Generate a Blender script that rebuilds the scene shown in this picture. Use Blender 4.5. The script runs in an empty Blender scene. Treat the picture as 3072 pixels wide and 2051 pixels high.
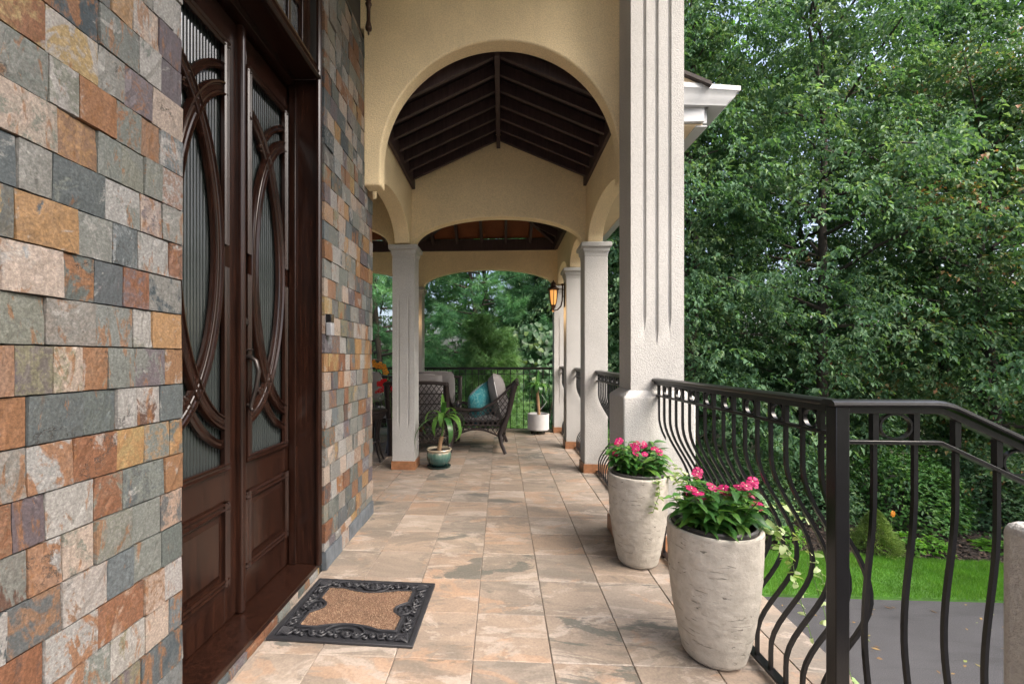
import bpy, bmesh, math, random
import numpy as np
from mathutils import Vector, Matrix, noise as mnoise
random.seed(7); rng = np.random.default_rng(11)
R = math.radians; PI = math.pi
SC = bpy.context.scene; COL = SC.collection

# ------------------------------------------------------------------ camera, sky, sun, exposure
TH = math.atan(.05); FPX = 1300.0
cam_d = bpy.data.cameras.new('camera'); cam = bpy.data.objects.new('camera', cam_d); COL.objects.link(cam)
cam.location = (0, 0, 1.2); cam.rotation_euler = (R(90), 0, TH)
cam_d.sensor_width = 36; cam_d.lens = 36 * FPX / 3072
cam_d.shift_x = (1536 - 1440) / 3072; cam_d.shift_y = (1074 - 1025.5) / 3072
cam_d.clip_start = .02; cam_d.clip_end = 600
SC.camera = cam

SUN_EL, SUN_AZ = 50, 122          # azimuth: degrees clockwise from +y (so +x is 90)
world = bpy.data.worlds.new('World'); SC.world = world; world.use_nodes = True
wn = world.node_tree.nodes; wl = world.node_tree.links
bg = wn['Background']; sky = wn.new('ShaderNodeTexSky'); sky.sky_type = 'NISHITA'; sky.sun_disc = False
sky.sun_elevation = R(SUN_EL); sky.sun_rotation = R(SUN_AZ); sky.dust_density = 7; sky.air_density = .8; sky.ozone_density = .4
wl.new(sky.outputs[0], bg.inputs[0]); bg.inputs[1].default_value = .15
sd = bpy.data.lights.new('sun', 'SUN'); sd.energy = 1.4; sd.angle = R(60); sd.color = (1, .985, .965)
sun = bpy.data.objects.new('sun', sd); COL.objects.link(sun)
az, el = R(SUN_AZ), R(SUN_EL)
sdir = Vector((math.sin(az) * math.cos(el), math.cos(az) * math.cos(el), math.sin(el)))
sun.rotation_euler = sdir.to_track_quat('Z', 'Y').to_euler()
SC.view_settings.view_transform = 'Standard'; SC.view_settings.look = 'None'
SC.view_settings.gamma = 1; SC.view_settings.use_curve_mapping = False
SC.view_settings.exposure = 1.87
SC.render.engine = 'CYCLES'
SC.cycles.max_bounces = 10; SC.cycles.diffuse_bounces = 5; SC.cycles.transparent_max_bounces = 16
SC.cycles.use_denoising = True
SC.cycles.sample_clamp_indirect = 8

# ------------------------------------------------------------------ helpers
def tag(o, label=None, cat=None, group=None, kind=None):
    if label: o['label'] = label
    if cat: o['category'] = cat
    if group: o['group'] = group
    if kind: o['kind'] = kind
    return o
def thing(name, label, cat, loc=(0, 0, 0), rz=0, group=None):
    o = bpy.data.objects.new(name, None); COL.objects.link(o); o.location = loc; o.rotation_euler = (0, 0, rz)
    o.empty_display_size = .1
    return tag(o, label, cat, group)
def link(name, me, parent=None, loc=None, rot=None, sc=None):
    o = bpy.data.objects.new(name, me); COL.objects.link(o)
    if parent: o.parent = parent
    if loc is not None: o.location = loc
    if rot is not None: o.rotation_euler = rot
    if sc is not None: o.scale = sc
    return o

class MB:
    """collects verts and faces, builds one mesh"""
    def __init__(s): s.v = []; s.f = []; s.mi = []; s.cur = 0
    def add(s, vs, fs):
        b = len(s.v); s.v += [tuple(p) for p in vs]
        for f in fs: s.f.append(tuple(b + i for i in f)); s.mi.append(s.cur)
        return s
    def box(s, x0, x1, y0, y1, z0, z1):
        v = [(x0,y0,z0),(x1,y0,z0),(x1,y1,z0),(x0,y1,z0),(x0,y0,z1),(x1,y0,z1),(x1,y1,z1),(x0,y1,z1)]
        return s.add(v, [(0,3,2,1),(4,5,6,7),(0,1,5,4),(1,2,6,5),(2,3,7,6),(3,0,4,7)])
    def obox(s, a, b, w, h, up=(0,0,1)):
        """box beam from a to b, width w (sideways), height h along up"""
        a = Vector(a); b = Vector(b); d = (b - a).normalized(); u = Vector(up); sd_ = d.cross(u).normalized(); u = sd_.cross(d).normalized()
        vs = []
        for p in (a, b):
            for i, j in ((-1,-1),(1,-1),(1,1),(-1,1)): vs.append(p + sd_*(i*w/2) + u*(j*h/2))
        return s.add(vs, [(0,1,2,3),(7,6,5,4),(0,4,5,1),(1,5,6,2),(2,6,7,3),(3,7,4,0)])
    def tube(s, pts, r, n=8, cap=True, flat=1.0):
        pts = [Vector(p) for p in pts]; m = len(pts)
        rr = r if hasattr(r, '__len__') else [r]*m
        prev = None; vs = []
        for i, p in enumerate(pts):
            d = (pts[min(i+1, m-1)] - pts[max(i-1, 0)])
            if d.length < 1e-9: d = Vector((0,0,1))
            d.normalize()
            if prev is None:
                ref = Vector((0,0,1)) if abs(d.z) < .9 else Vector((0,1,0))
                u = d.cross(ref).normalized()
            else:
                u = prev - d*prev.dot(d)
                u = u.normalized() if u.length > 1e-6 else d.orthogonal().normalized()
            prev = u; w = d.cross(u)
            for k in range(n):
                t = 2*PI*(k+.5)/n; vs.append(p + u*(math.cos(t)*rr[i]) + w*(math.sin(t)*rr[i]*flat))
        fs = []
        for i in range(m-1):
            for k in range(n):
                k2 = (k+1) % n; fs.append((i*n+k, i*n+k2, (i+1)*n+k2, (i+1)*n+k))
        if cap: fs.append(tuple(range(n-1,-1,-1))); fs.append(tuple((m-1)*n+k for k in range(n)))
        return s.add(vs, fs)
    def lathe(s, prof, c=(0,0,0), n=32, fn=None, closed=False):
        vs = []; fs = []; m = len(prof)
        for (r, z) in prof:
            for k in range(n):
                t = 2*PI*k/n; q = fn(r, z, t) if fn else r
                vs.append((c[0]+q*math.cos(t), c[1]+q*math.sin(t), c[2]+z))
        for i in range(m-1):
            for k in range(n):
                k2 = (k+1) % n; fs.append((i*n+k, i*n+k2, (i+1)*n+k2, (i+1)*n+k))
        if prof[0][0] > 1e-6: fs.append(tuple(range(n-1,-1,-1)))
        if prof[-1][0] > 1e-6: fs.append(tuple((m-1)*n+k for k in range(n)))
        return s.add(vs, fs)
    def sweep(s, path, nrm, prof, closed=False):
        """profile points (across, out) swept along a path lying in a plane with normal nrm"""
        path = [Vector(p) for p in path]; nrm = Vector(nrm).normalized(); m = len(path); n = len(prof); vs = []
        for i, p in enumerate(path):
            if closed: d = path[(i+1) % m] - path[i-1]
            else: d = path[min(i+1, m-1)] - path[max(i-1, 0)]
            d.normalize(); a = d.cross(nrm).normalized()
            k = 1.0
            if 0 < i < m-1 or closed:
                d1 = (path[i]-path[i-1]).normalized(); k = 1/max(.5, abs(d1.dot(d)))
            for (q, h) in prof: vs.append(p + a*(q*k) + nrm*h)
        fs = []
        for i in range(m if closed else m-1):
            j = (i+1) % m
            for k in range(n):
                k2 = (k+1) % n; fs.append((i*n+k, j*n+k, j*n+k2, i*n+k2))
        if not closed: fs.append(tuple(range(n-1,-1,-1))); fs.append(tuple((m-1)*n+k for k in range(n)))
        return s.add(vs, fs)
    def prism(s, poly, y0, y1, ax='y'):
        n = len(poly)
        def P(a, b, y): return (a, y, b) if ax == 'y' else ((y, a, b) if ax == 'x' else (a, b, y))
        vs = [P(a, b, y0) for a, b in poly] + [P(a, b, y1) for a, b in poly]
        fs = [tuple(range(n-1,-1,-1)), tuple(range(n, 2*n))] + [(i, (i+1) % n, n+(i+1) % n, n+i) for i in range(n)]
        return s.add(vs, fs)
    def mesh(s, name, mats, smooth=None):
        me = bpy.data.meshes.new(name); me.from_pydata(s.v, [], s.f)
        mats = mats if isinstance(mats, (list, tuple)) else [mats]
        for m in mats: me.materials.append(m)
        if len(mats) > 1: me.polygons.foreach_set('material_index', s.mi)
        bm = bmesh.new(); bm.from_mesh(me); bmesh.ops.recalc_face_normals(bm, faces=bm.faces); bm.to_mesh(me); bm.free()
        if smooth:
            me.polygons.foreach_set('use_smooth', [True]*len(me.polygons)); me.set_sharp_from_angle(angle=R(smooth))
        me.update(); return me
    def build(s, name, mats, parent=None, smooth=None, bevel=0, seg=2, merge=False, loc=None, rot=None):
        me = s.mesh(name, mats, smooth)
        if merge:
            bm = bmesh.new(); bm.from_mesh(me); bmesh.ops.remove_doubles(bm, verts=bm.verts, dist=1e-5)
            bmesh.ops.recalc_face_normals(bm, faces=bm.faces); bm.to_mesh(me); bm.free()
        o = link(name, me, parent, loc, rot)
        if bevel:
            md = o.modifiers.new('bevel', 'BEVEL'); md.width = bevel; md.segments = seg; md.limit_method = 'ANGLE'; md.angle_limit = R(35)
            me.polygons.foreach_set('use_smooth', [True]*len(me.polygons)); me.set_sharp_from_angle(angle=R(50))
        return o

def np_mesh(name, V, F, mat, tint=None, smooth=False):
    """V (n,3), F (m,k) arrays -> mesh; tint: one float per vertex"""
    me = bpy.data.meshes.new(name); n = len(V); m, k = F.shape
    me.vertices.add(n); me.vertices.foreach_set('co', np.ascontiguousarray(V, np.float32).ravel())
    me.loops.add(m*k); me.loops.foreach_set('vertex_index', np.ascontiguousarray(F, np.int32).ravel())
    me.polygons.add(m); me.polygons.foreach_set('loop_start', np.arange(0, m*k, k, dtype=np.int32))
    if tint is not None:
        a = me.attributes.new('tint', 'FLOAT', 'POINT'); a.data.foreach_set('value', np.ascontiguousarray(tint, np.float32))
    me.materials.append(mat); me.update(calc_edges=True); me.validate()
    return me

# ------------------------------------------------------------------ materials
class NT:
    def __init__(s, name):
        s.m = bpy.data.materials.new(name); s.m.use_nodes = True; s.t = s.m.node_tree; s.n = s.t.nodes; s.l = s.t.links
        s.b = s.n['Principled BSDF']
    def new(s, typ, **kw):
        n = s.n.new(typ)
        for k, v in kw.items(): setattr(n, k, v)
        return n
    def set(s, n, **kw):
        for k, v in kw.items(): n.inputs[k.replace('_', ' ')].default_value = v
        return n
    def con(s, a, b): s.l.new(a, b)
    def pos(s, scale=(1,1,1), rand=False):
        g = s.new('ShaderNodeNewGeometry'); out = g.outputs['Position']
        if rand:
            oi = s.new('ShaderNodeObjectInfo'); w = s.new('ShaderNodeTexWhiteNoise', noise_dimensions='1D'); s.con(oi.outputs['Random'], w.inputs['W'])
            a = s.new('ShaderNodeVectorMath', operation='MULTIPLY_ADD'); s.con(w.outputs['Color'], a.inputs[0]); a.inputs[1].default_value = (40, 40, 40); s.con(out, a.inputs[2]); out = a.outputs[0]
        mp = s.new('ShaderNodeVectorMath', operation='MULTIPLY'); s.con(out, mp.inputs[0]); mp.inputs[1].default_value = scale
        return mp.outputs[0]
    def objco(s, scale=(1,1,1)):
        g = s.new('ShaderNodeTexCoord'); mp = s.new('ShaderNodeVectorMath', operation='MULTIPLY'); s.con(g.outputs['Object'], mp.inputs[0]); mp.inputs[1].default_value = scale
        return mp.outputs[0]
    def noise(s, co, scale, detail=4, rough=.55, dist=0):
        n = s.new('ShaderNodeTexNoise'); s.con(co, n.inputs['Vector']); s.set(n, Scale=scale, Detail=detail, Roughness=rough, Distortion=dist); return n
    def ramp(s, fac, stops, interp='LINEAR'):
        r = s.new('ShaderNodeValToRGB'); s.con(fac, r.inputs[0]); e = r.color_ramp.elements; r.color_ramp.interpolation = interp
        while len(e) < len(stops): e.new(.5)
        for i, (p, c) in enumerate(stops):
            e[i].position = p; e[i].color = (c, c, c, 1) if not hasattr(c, '__len__') else (*c, 1)
        return r.outputs[0]
    def mix(s, fac, a, b, mode='MIX'):
        n = s.new('ShaderNodeMix', data_type='RGBA', blend_type=mode)
        for sock, v in ((n.inputs[0], fac), (n.inputs[6], a), (n.inputs[7], b)):
            if hasattr(v, 'is_linked') or hasattr(v, 'links'): s.con(v, sock)
            elif hasattr(v, '__len__'): sock.default_value = (*v, 1)
            else: sock.default_value = v
        return n.outputs[2]
    def bump(s, h, strength=.3, dist=.01, prev=None):
        b = s.new('ShaderNodeBump'); s.con(h, b.inputs['Height']); b.inputs['Strength'].default_value = strength; b.inputs['Distance'].default_value = dist
        if prev: s.con(prev, b.inputs['Normal'])
        return b.outputs[0]
    def fin(s, color=None, rough=.6, normal=None, spec=.5, **kw):
        b = s.b
        for key, v in (('Base Color', color), ('Roughness', rough)):
            if v is None: continue
            if hasattr(v, 'links'): s.con(v, b.inputs[key])
            elif hasattr(v, '__len__'): b.inputs[key].default_value = (*v, 1)
            else: b.inputs[key].default_value = v
        b.inputs['Specular IOR Level'].default_value = spec
        if normal: s.con(normal, b.inputs['Normal'])
        for k, v in kw.items(): b.inputs[k.replace('_', ' ')].default_value = v
        return s.m

def m_plain(name, col, rough=.5, var=.12, scale=8, bump=0, bs=60, metal=0, spec=.5, **kw):
    t = NT(name); co = t.pos(); n = t.noise(co, scale, 5)
    c = t.ramp(n.outputs[0], [(.3, tuple(x*(1-var) for x in col)), (.7, tuple(min(1, x*(1+var)) for x in col))])
    nr = t.bump(t.noise(co, bs, 4).outputs[0], bump, .004) if bump else None
    return t.fin(c, rough, nr, spec, Metallic=metal, **kw)

def m_stucco(name, col, strength=.55, fs=105):
    t = NT(name); co = t.pos()
    big = t.noise(co, 1.6, 7, .65); c = t.ramp(big.outputs[0], [(.3, tuple(x*.88 for x in col)), (.7, tuple(min(1, x*1.05) for x in col))])
    fine = t.noise(co, fs, 3, .6); pit = t.noise(co, 260, 2, .5)
    spk = t.ramp(fine.outputs[0], [(.35, .86), (.62, 1.05)])
    c = t.mix(1, c, spk, 'MULTIPLY')
    stain = t.ramp(t.noise(t.pos((3, 3, .5)), 1.6, 5, .65).outputs[0], [(.55, 1.0), (.8, .9)])
    c = t.mix(1, c, stain, 'MULTIPLY')
    n = t.bump(fine.outputs[0], strength, .012); n = t.bump(pit.outputs[0], strength*.5, .005, n)
    return t.fin(c, .92, n, .25)

def m_slate():
    t = NT('slate_stone'); co = t.pos((1,1,1), True)
    oi = t.new('ShaderNodeObjectInfo'); rnd = oi.outputs['Random']
    w = t.new('ShaderNodeTexWhiteNoise', noise_dimensions='1D'); t.con(rnd, w.inputs['W'])
    sx = t.new('ShaderNodeSeparateXYZ'); t.con(w.outputs['Color'], sx.inputs[0])
    pal = [(.0,(.115,.132,.126)),(.13,(.175,.19,.175)),(.27,(.058,.076,.088)),(.38,(.135,.155,.165)),(.45,(.32,.315,.305)),(.54,(.195,.20,.17)),(.63,(.225,.135,.085)),(.70,(.150,.128,.140)),(.77,(.36,.26,.20)),(.83,(.205,.19,.13)),(.88,(.345,.25,.12)),(.92,(.27,.29,.30)),(.965,(.12,.068,.05))]
    pal2 = [(.0,(.19,.20,.185)),(.15,(.27,.13,.062)),(.28,(.36,.345,.33)),(.44,(.095,.112,.12)),(.56,(.36,.21,.095)),(.64,(.235,.23,.215)),(.74,(.125,.105,.12)),(.82,(.215,.095,.05)),(.89,(.42,.34,.285))]
    a = t.ramp(rnd, pal, 'CONSTANT'); b = t.ramp(w.outputs['Value'], pal2, 'CONSTANT')
    def shift(n, ch, amt):
        ad = t.new('ShaderNodeMath', operation='MULTIPLY_ADD'); t.con(sx.outputs[ch], ad.inputs[0]); ad.inputs[1].default_value = amt; t.con(n, ad.inputs[2]); return ad.outputs[0]
    m1 = t.noise(t.pos((1, 1, .6), True), 8, 7, .66, 1.1)
    c = t.mix(t.ramp(shift(m1.outputs[0], 2, .30), [(.595, 0.0), (.63, .9), (.8, .75)]), a, b)
    sp = t.noise(co, 55, 5, .75)                                   # granular mottling of one colour in the other
    c = t.mix(t.ramp(shift(sp.outputs[0], 0, .16), [(.575, 0.0), (.66, .65)]), c, b)
    st = t.noise(t.pos((1, 1.6, .5), True), 13, 6, .7, 1.6)           # iron stains
    c = t.mix(t.ramp(shift(st.outputs[0], 1, .12), [(.65, 0.0), (.69, .7)]), c, (.27, .125, .050))
    pl_ = t.noise(co, 11, 6, .7, .8); c = t.mix(t.ramp(shift(pl_.outputs[0], 2, .10), [(.66, 0.0), (.70, .6)]), c, (.38, .37, .35))
    c = t.mix(1, c, (.59, .60, .605), 'MULTIPLY'); fine = t.noise(co, 150, 4, .75); c = t.mix(1, c, t.ramp(fine.outputs[0], [(.3, .55), (.52, 1.0), (.70, 1.55)]), 'MULTIPLY')
    vo = t.new('ShaderNodeTexVoronoi', feature='DISTANCE_TO_EDGE'); wv = t.noise(co, 9, 5, .7)
    mxv = t.mix(.35, co, wv.outputs['Color']); t.con(mxv, vo.inputs['Vector']); vo.inputs['Scale'].default_value = 5
    gate = t.ramp(t.noise(co, 6, 2).outputs[0], [(.60, 0.0), (.65, .9)])
    crack = t.ramp(vo.outputs['Distance'], [(.0, 1.0), (.022, 0.0)]); ck = t.mix(1, gate, crack, 'MULTIPLY')
    c = t.mix(ck, c, (.035, .033, .03))
    n = t.bump(m1.outputs[0], .55, .012); n = t.bump(pl_.outputs[0], .30, .006, n); n = t.bump(fine.outputs[0], .25, .003, n)
    inv = t.new('ShaderNodeInvert'); t.con(ck, inv.inputs['Color']); n = t.bump(inv.outputs[0], .5, .006, n)
    return t.fin(c, .58, n, .42)

def m_floor():
    t = NT('floor_tile_stone'); co = t.pos((1, 1, 1), True); st = t.pos((.6, 1.25, 1), True)
    oi = t.new('ShaderNodeObjectInfo'); w = t.new('ShaderNodeTexWhiteNoise', noise_dimensions='1D'); t.con(oi.outputs['Random'], w.inputs['W'])
    sx = t.new('ShaderNodeSeparateXYZ'); t.con(w.outputs['Color'], sx.inputs[0])
    def shift(n, ch, amt):
        ad = t.new('ShaderNodeMath', operation='MULTIPLY_ADD'); t.con(sx.outputs[ch], ad.inputs[0]); ad.inputs[1].default_value = amt; t.con(n, ad.inputs[2]); return ad.outputs[0]
    base = t.ramp(oi.outputs['Random'], [(.0,(.395,.30,.225)),(.25,(.36,.285,.22)),(.45,(.42,.33,.25)),(.62,(.395,.285,.205)),(.78,(.345,.285,.23)),(.9,(.43,.345,.27))], 'CONSTANT')
    soft = t.noise(st, 3.0, 8, .68, .9); c = t.mix(t.ramp(soft.outputs[0], [(.38, 0.0), (.62, .75)]), base, (.235, .19, .15))
    m = t.noise(st, 4.0, 9, .72, .8); c = t.mix(t.ramp(shift(m.outputs[0], 0, .10), [(.575, 0.0), (.615, .55), (.72, .7)]), c, (.19, .165, .135))
    m2 = t.noise(st, 5.0, 9, .72, .7); c = t.mix(t.ramp(shift(m2.outputs[0], 1, .06), [(.565, 0.0), (.60, .5), (.7, .7)]), c, (.53, .445, .37))
    m3 = t.noise(st, 3.4, 8, .7, 1.0); c = t.mix(t.ramp(shift(m3.outputs[0], 2, .08), [(.60, 0.0), (.64, .5)]), c, (.47, .29, .18))
    m4 = t.noise(st, 2.7, 9, .66, .6); c = t.mix(t.ramp(shift(m4.outputs[0], 1, .10), [(.665, 0.0), (.685, .8)]), c, (.12, .122, .105))
    c = t.mix(1, c, (.72, .745, .78), 'MULTIPLY'); f = t.noise(co, 85, 5, .75); c = t.mix(1, c, t.ramp(f.outputs[0], [(.3, .78), (.7, 1.17)]), 'MULTIPLY')
    n = t.bump(m.outputs[0], .30, .005); n = t.bump(m2.outputs[0], .3, .004, n); n = t.bump(f.outputs[0], .2, .002, n)
    return t.fin(c, t.ramp(soft.outputs[0], [(.3, .42), (.7, .6)]), n, .45)

def m_wood(name, c0, c1, rough, spec=.5, vert=True, coat=0):
    t = NT(name); co = t.pos((14, 14, .9) if vert else (1.2, 14, 14)); g = t.noise(co, 4, 7, .65, .5); big = t.noise(t.pos(), 2.5, 4)
    c = t.ramp(g.outputs[0], [(.3, c0), (.75, c1)]); c = t.mix(1, c, t.ramp(big.outputs[0], [(.3, .8), (.7, 1.2)]), 'MULTIPLY')
    n = t.bump(g.outputs[0], .12, .003)
    return t.fin(c, rough, n, spec, Coat_Weight=coat, Coat_Roughness=.15)

def m_leaf(name, stops, rough=.5, trans=.35, attr=True, spec=.4, scale=3):
    """leaf colours by per-leaf 'tint' (or by object random)"""
    t = NT(name)
    if attr:
        a = t.new('ShaderNodeAttribute', attribute_name='tint'); fac = a.outputs['Fac']
    else:
        fac = t.new('ShaderNodeObjectInfo').outputs['Random']
    c = t.ramp(fac, stops)
    vn = t.noise(t.pos(), scale, 3); c = t.mix(1, c, t.ramp(vn.outputs[0], [(.3, .8), (.7, 1.2)]), 'MULTIPLY')
    tr = t.new('ShaderNodeBsdfTranslucent'); t.con(t.mix(1, c, (1.25, 1.3, .55), 'MULTIPLY'), tr.inputs[0])
    t.fin(c, rough, None, spec)
    mx = t.new('ShaderNodeMixShader'); mx.inputs[0].default_value = trans
    t.con(t.b.outputs[0], mx.inputs[1]); t.con(tr.outputs[0], mx.inputs[2]); t.con(mx.outputs[0], t.n['Material Output'].inputs[0])
    return t.m

def m_glass(name, tint, rough=.06, dens=.5):
    t = NT(name)
    tr = t.new('ShaderNodeBsdfTransparent'); tr.inputs[0].default_value = (*tint, 1)
    n = t.noise(t.pos(), 30, 3)
    t.fin(tuple(x*.25 for x in tint), rough, t.bump(n.outputs[0], .08, .002), .8)
    mx = t.new('ShaderNodeMixShader'); mx.inputs[0].default_value = dens
    t.con(tr.outputs[0], mx.inputs[1]); t.con(t.b.outputs[0], mx.inputs[2]); t.con(mx.outputs[0], t.n['Material Output'].inputs[0])
    return t.m

M = {}
M['yellow'] = m_stucco('yellow_stucco', (.82, .67, .425), .45)
M['white'] = m_stucco('white_stucco', (.435, .43, .415), .38, 135)
M['slate'] = m_slate()
M['mortar'] = m_plain('dark_mortar', (.05, .047, .043), .95)
M['floor'] = m_floor()
M['grout'] = m_plain('tan_grout', (.23, .195, .165), .95, .2, 30)
M['terra'] = m_plain('terracotta_base_tile', (.27, .125, .06), .45, .25, 25, .1, 90)
M['door'] = m_wood('mahogany', (.005, .0022, .0018), (.030, .0115, .007), .25, .38, True, .12)
M['beam'] = m_wood('dark_stained_timber', (.026, .015, .016), (.060, .036, .037), .55)
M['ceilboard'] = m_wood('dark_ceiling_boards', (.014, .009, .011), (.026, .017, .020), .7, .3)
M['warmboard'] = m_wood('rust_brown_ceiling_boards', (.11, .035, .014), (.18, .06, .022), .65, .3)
M['iron'] = m_plain('black_painted_iron', (.0048, .0047, .0058), .30, .3, 20, .1, 200, 0, .42)
M['bronze'] = m_plain('dark_bronze', (.045, .024, .016), .42, .3, 30, .1, 80, .6)
M['handle'] = m_plain('aged_bronze_handle', (.030, .024, .022), .32, .4, 25, 0, 60, .4)
M['silver'] = m_plain('brushed_silver', (.27, .28, .30), .4, .05, 50, 0, 60, .2)
M['blackplastic'] = m_plain('black_plastic', (.01, .01, .011), .25)
M['reed'] = m_glass('reeded_glass', (.13, .155, .155), .05, .86)
M['pane'] = m_glass('window_glass', (.75, .78, .8), .03, .45)
M['goblet'] = m_glass('clear_goblet_glass', (.93, .95, .95), .03, .18)
M['trim'] = m_plain('white_gutter_paint', (.41, .42, .43), .4, .06, 9)
M['shingle'] = m_plain('dark_roof_shingle', (.045, .038, .036), .9, .3, 25, .3, 80)
M['wicker'] = m_plain('dark_wicker', (.020, .0135, .0125), .45, .35, 60, .4, 160)
M['cushion'] = m_plain('grey_cushion_fabric', (.185, .175, .172), .95, .07, 20, .25, 300)
M['piping'] = m_plain('pale_piping', (.62, .61, .6), .8)
M['soil'] = m_plain('potting_soil', (.025, .018, .013), .95, .4, 60, .6, 80)
M['liner'] = m_plain('dark_plastic_liner', (.035, .033, .032), .45)
M['coir'] = m_plain('coir_fibre', (.15, .085, .052), .95, .3, 18, .8, 350)
M['rubber'] = m_plain('black_rubber', (.018, .019, .023), .48, .2, 40, .1, 150, 0, .5)
M['cane'] = m_plain('woody_cane', (.36, .22, .12), .8, .25, 25, .4, 60)
M['bark'] = m_plain('dark_bark', (.045, .036, .028), .95, .35, 9, .8, 25)
def m_asphalt():
    t = NT('asphalt'); co = t.pos(); a = t.noise(co, .9, 6, .65); sp = t.noise(co, 130, 3, .7); st = t.noise(t.pos((.35, 1.6, 1)), 1.3, 6, .65, .6)
    c = t.ramp(a.outputs[0], [(.3, (.043, .043, .047)), (.7, (.060, .060, .065))])
    c = t.mix(1, c, t.ramp(sp.outputs[0], [(.35, .55), (.55, 1.0), (.72, 1.9)]), 'MULTIPLY'); c = t.mix(1, c, t.ramp(st.outputs[0], [(.5, 1.0), (.66, .68)]), 'MULTIPLY')
    return t.fin(c, .85, t.bump(sp.outputs[0], .5, .006), .4)
M['asphalt'] = m_asphalt()
M['mulch'] = m_plain('dark_bark_mulch', (.022, .016, .013), .95, .4, 20)
M['soilground'] = m_plain('woodland_floor', (.035, .045, .02), .95, .4, 2)
M['turf'] = m_plain('turf', (.06, .16, .022), .9, .3, 3)
M['whitepot'] = m_plain('white_woven_ceramic', (.50, .50, .50), .5, .05, 20)
M['step'] = m_plain('stair_stone', (.40, .35, .29), .8, .15, 6)
M['sofit'] = m_plain('cream_soffit', (.62, .50, .34), .8, .06, 5)
M['interior'] = m_plain('hall_wall', (.32, .38, .37), .9)

M['leaf_tree'] = m_leaf('broadleaf', [(0,(.040,.098,.050)),(.5,(.082,.170,.085)),(.85,(.150,.240,.130)),(1,(.20,.29,.155))], .6, .36, spec=.2)
M['leaf_bright'] = m_leaf('bright_broadleaf', [(0,(0.069,0.184,0.029)),(.6,(0.115,0.276,0.040)),(1,(0.184,0.345,0.057))], .5, .45, spec=.3)
M['leaf_maple'] = m_leaf('seeding_maple_leaf', [(0,(0.040,0.098,0.041)),(.6,(0.081,0.167,0.067)),(.8,(0.127,0.190,0.069)),(.93,(0.230,0.172,0.069)),(1,(0.345,0.172,0.081))], .55, .3, spec=.3)
M['needle'] = m_leaf('pine_needles', [(0,(0.047,0.142,0.068)),(.5,(0.088,0.236,0.105)),(1,(0.162,0.324,0.149))], .55, .3, spec=.3)
M['needle_light'] = m_leaf('young_pine_needles', [(0,(.13,.25,.11)),(.5,(.18,.34,.15)),(1,(.26,.42,.20))], .55, .35, spec=.2)
M['spruce'] = m_leaf('dwarf_spruce_needles', [(0,(.11,.19,.045)),(1,(.22,.32,.08))], .6, .2)
M['shrubleaf'] = m_leaf('shrub_leaf', [(0,(0.044,0.132,0.035)),(.6,(0.083,0.204,0.055)),(1,(0.176,0.308,0.072))], .5, .35, spec=.3)
M['vineleaf'] = m_leaf('grape_leaf', [(0,(0.028,0.080,0.032)),(.6,(0.048,0.120,0.052)),(.9,(0.072,0.152,0.064)),(1,(0.128,0.208,0.048))], .45, .3, False)
M['vincaleaf'] = m_leaf('glossy_bedding_leaf', [(0,(0.034,0.115,0.023)),(.6,(0.057,0.172,0.040)),(1,(0.138,0.276,0.046))], .35, .3, False, .5)
M['varleaf'] = m_leaf('variegated_trailing_leaf', [(0,(.20,.32,.10)),(.5,(.38,.46,.24)),(.8,(.16,.26,.06)),(1,(.48,.52,.34))], .4, .35, False)
M['dracleaf'] = m_leaf('strap_leaf', [(0,(0.033,0.111,0.029)),(.6,(0.058,0.163,0.039)),(1,(0.117,0.247,0.046))], .32, .3, False, .5, 9)
M['yucca'] = m_leaf('grey_strap_leaf', [(0,(.04,.09,.05)),(1,(.10,.15,.07))], .4, .3, False)
M['grass'] = m_leaf('grass_blade', [(0,(.07,.19,.02)),(.6,(.11,.27,.032)),(1,(.18,.33,.06))], .5, .35)
M['pink'] = m_leaf('magenta_petal', [(0,(0.384,0.007,0.093)),(1,(0.484,0.012,0.136))], .5, .25, False)
M['red'] = m_leaf('red_petal', [(0,(.42,.005,.01)),(1,(.60,.01,.02))], .5, .2, False)
M['orange'] = m_leaf('orange_petal', [(0,(.72,.26,.02)),(1,(.85,.38,.04))], .5, .3, False)
M['paleeye'] = m_plain('pale_flower_eye', (.8, .7, .5), .6)

# ------------------------------------------------------------------ ground, drive, lawn
G = -2.3
mb = MB(); n = 60
def gz_(x, y):
    d = math.hypot(x-3, y-2); t = min(1, max(0, (d-11)/30))
    return G - .12 + 2.0*t*t + .12*math.sin(x*.31)*math.cos(y*.27)*t
vs = []; fs = []
xs = [-220+440*(i/n) for i in range(n+1)]; xs = sorted(set(xs + [-12+i*1.2 for i in range(30)]))
for y in xs:
    for x in xs: vs.append((x, y, gz_(x, y)))
k = len(xs)
for j in range(k-1):
    for i in range(k-1): fs.append((j*k+i, j*k+i+1, (j+1)*k+i+1, (j+1)*k+i))
mb.add(vs, fs); tag(mb.build('ground', M['soilground'], smooth=60), kind='structure')
mb = MB(); mb.box(1.30, 30, -16, 6.57, G-.3, G); tag(mb.build('driveway', M['asphalt']), kind='structure')
mb = MB(); mb.prism([(-9, 6.572), (30, 6.572), (30, 7.6), (8.4, 7.74), (6.1, 7.95), (2, 8.3), (-9, 8.6)], G-.3, G+.035, 'z')
tag(mb.build('lawn', M['turf']), kind='structure')
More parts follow.
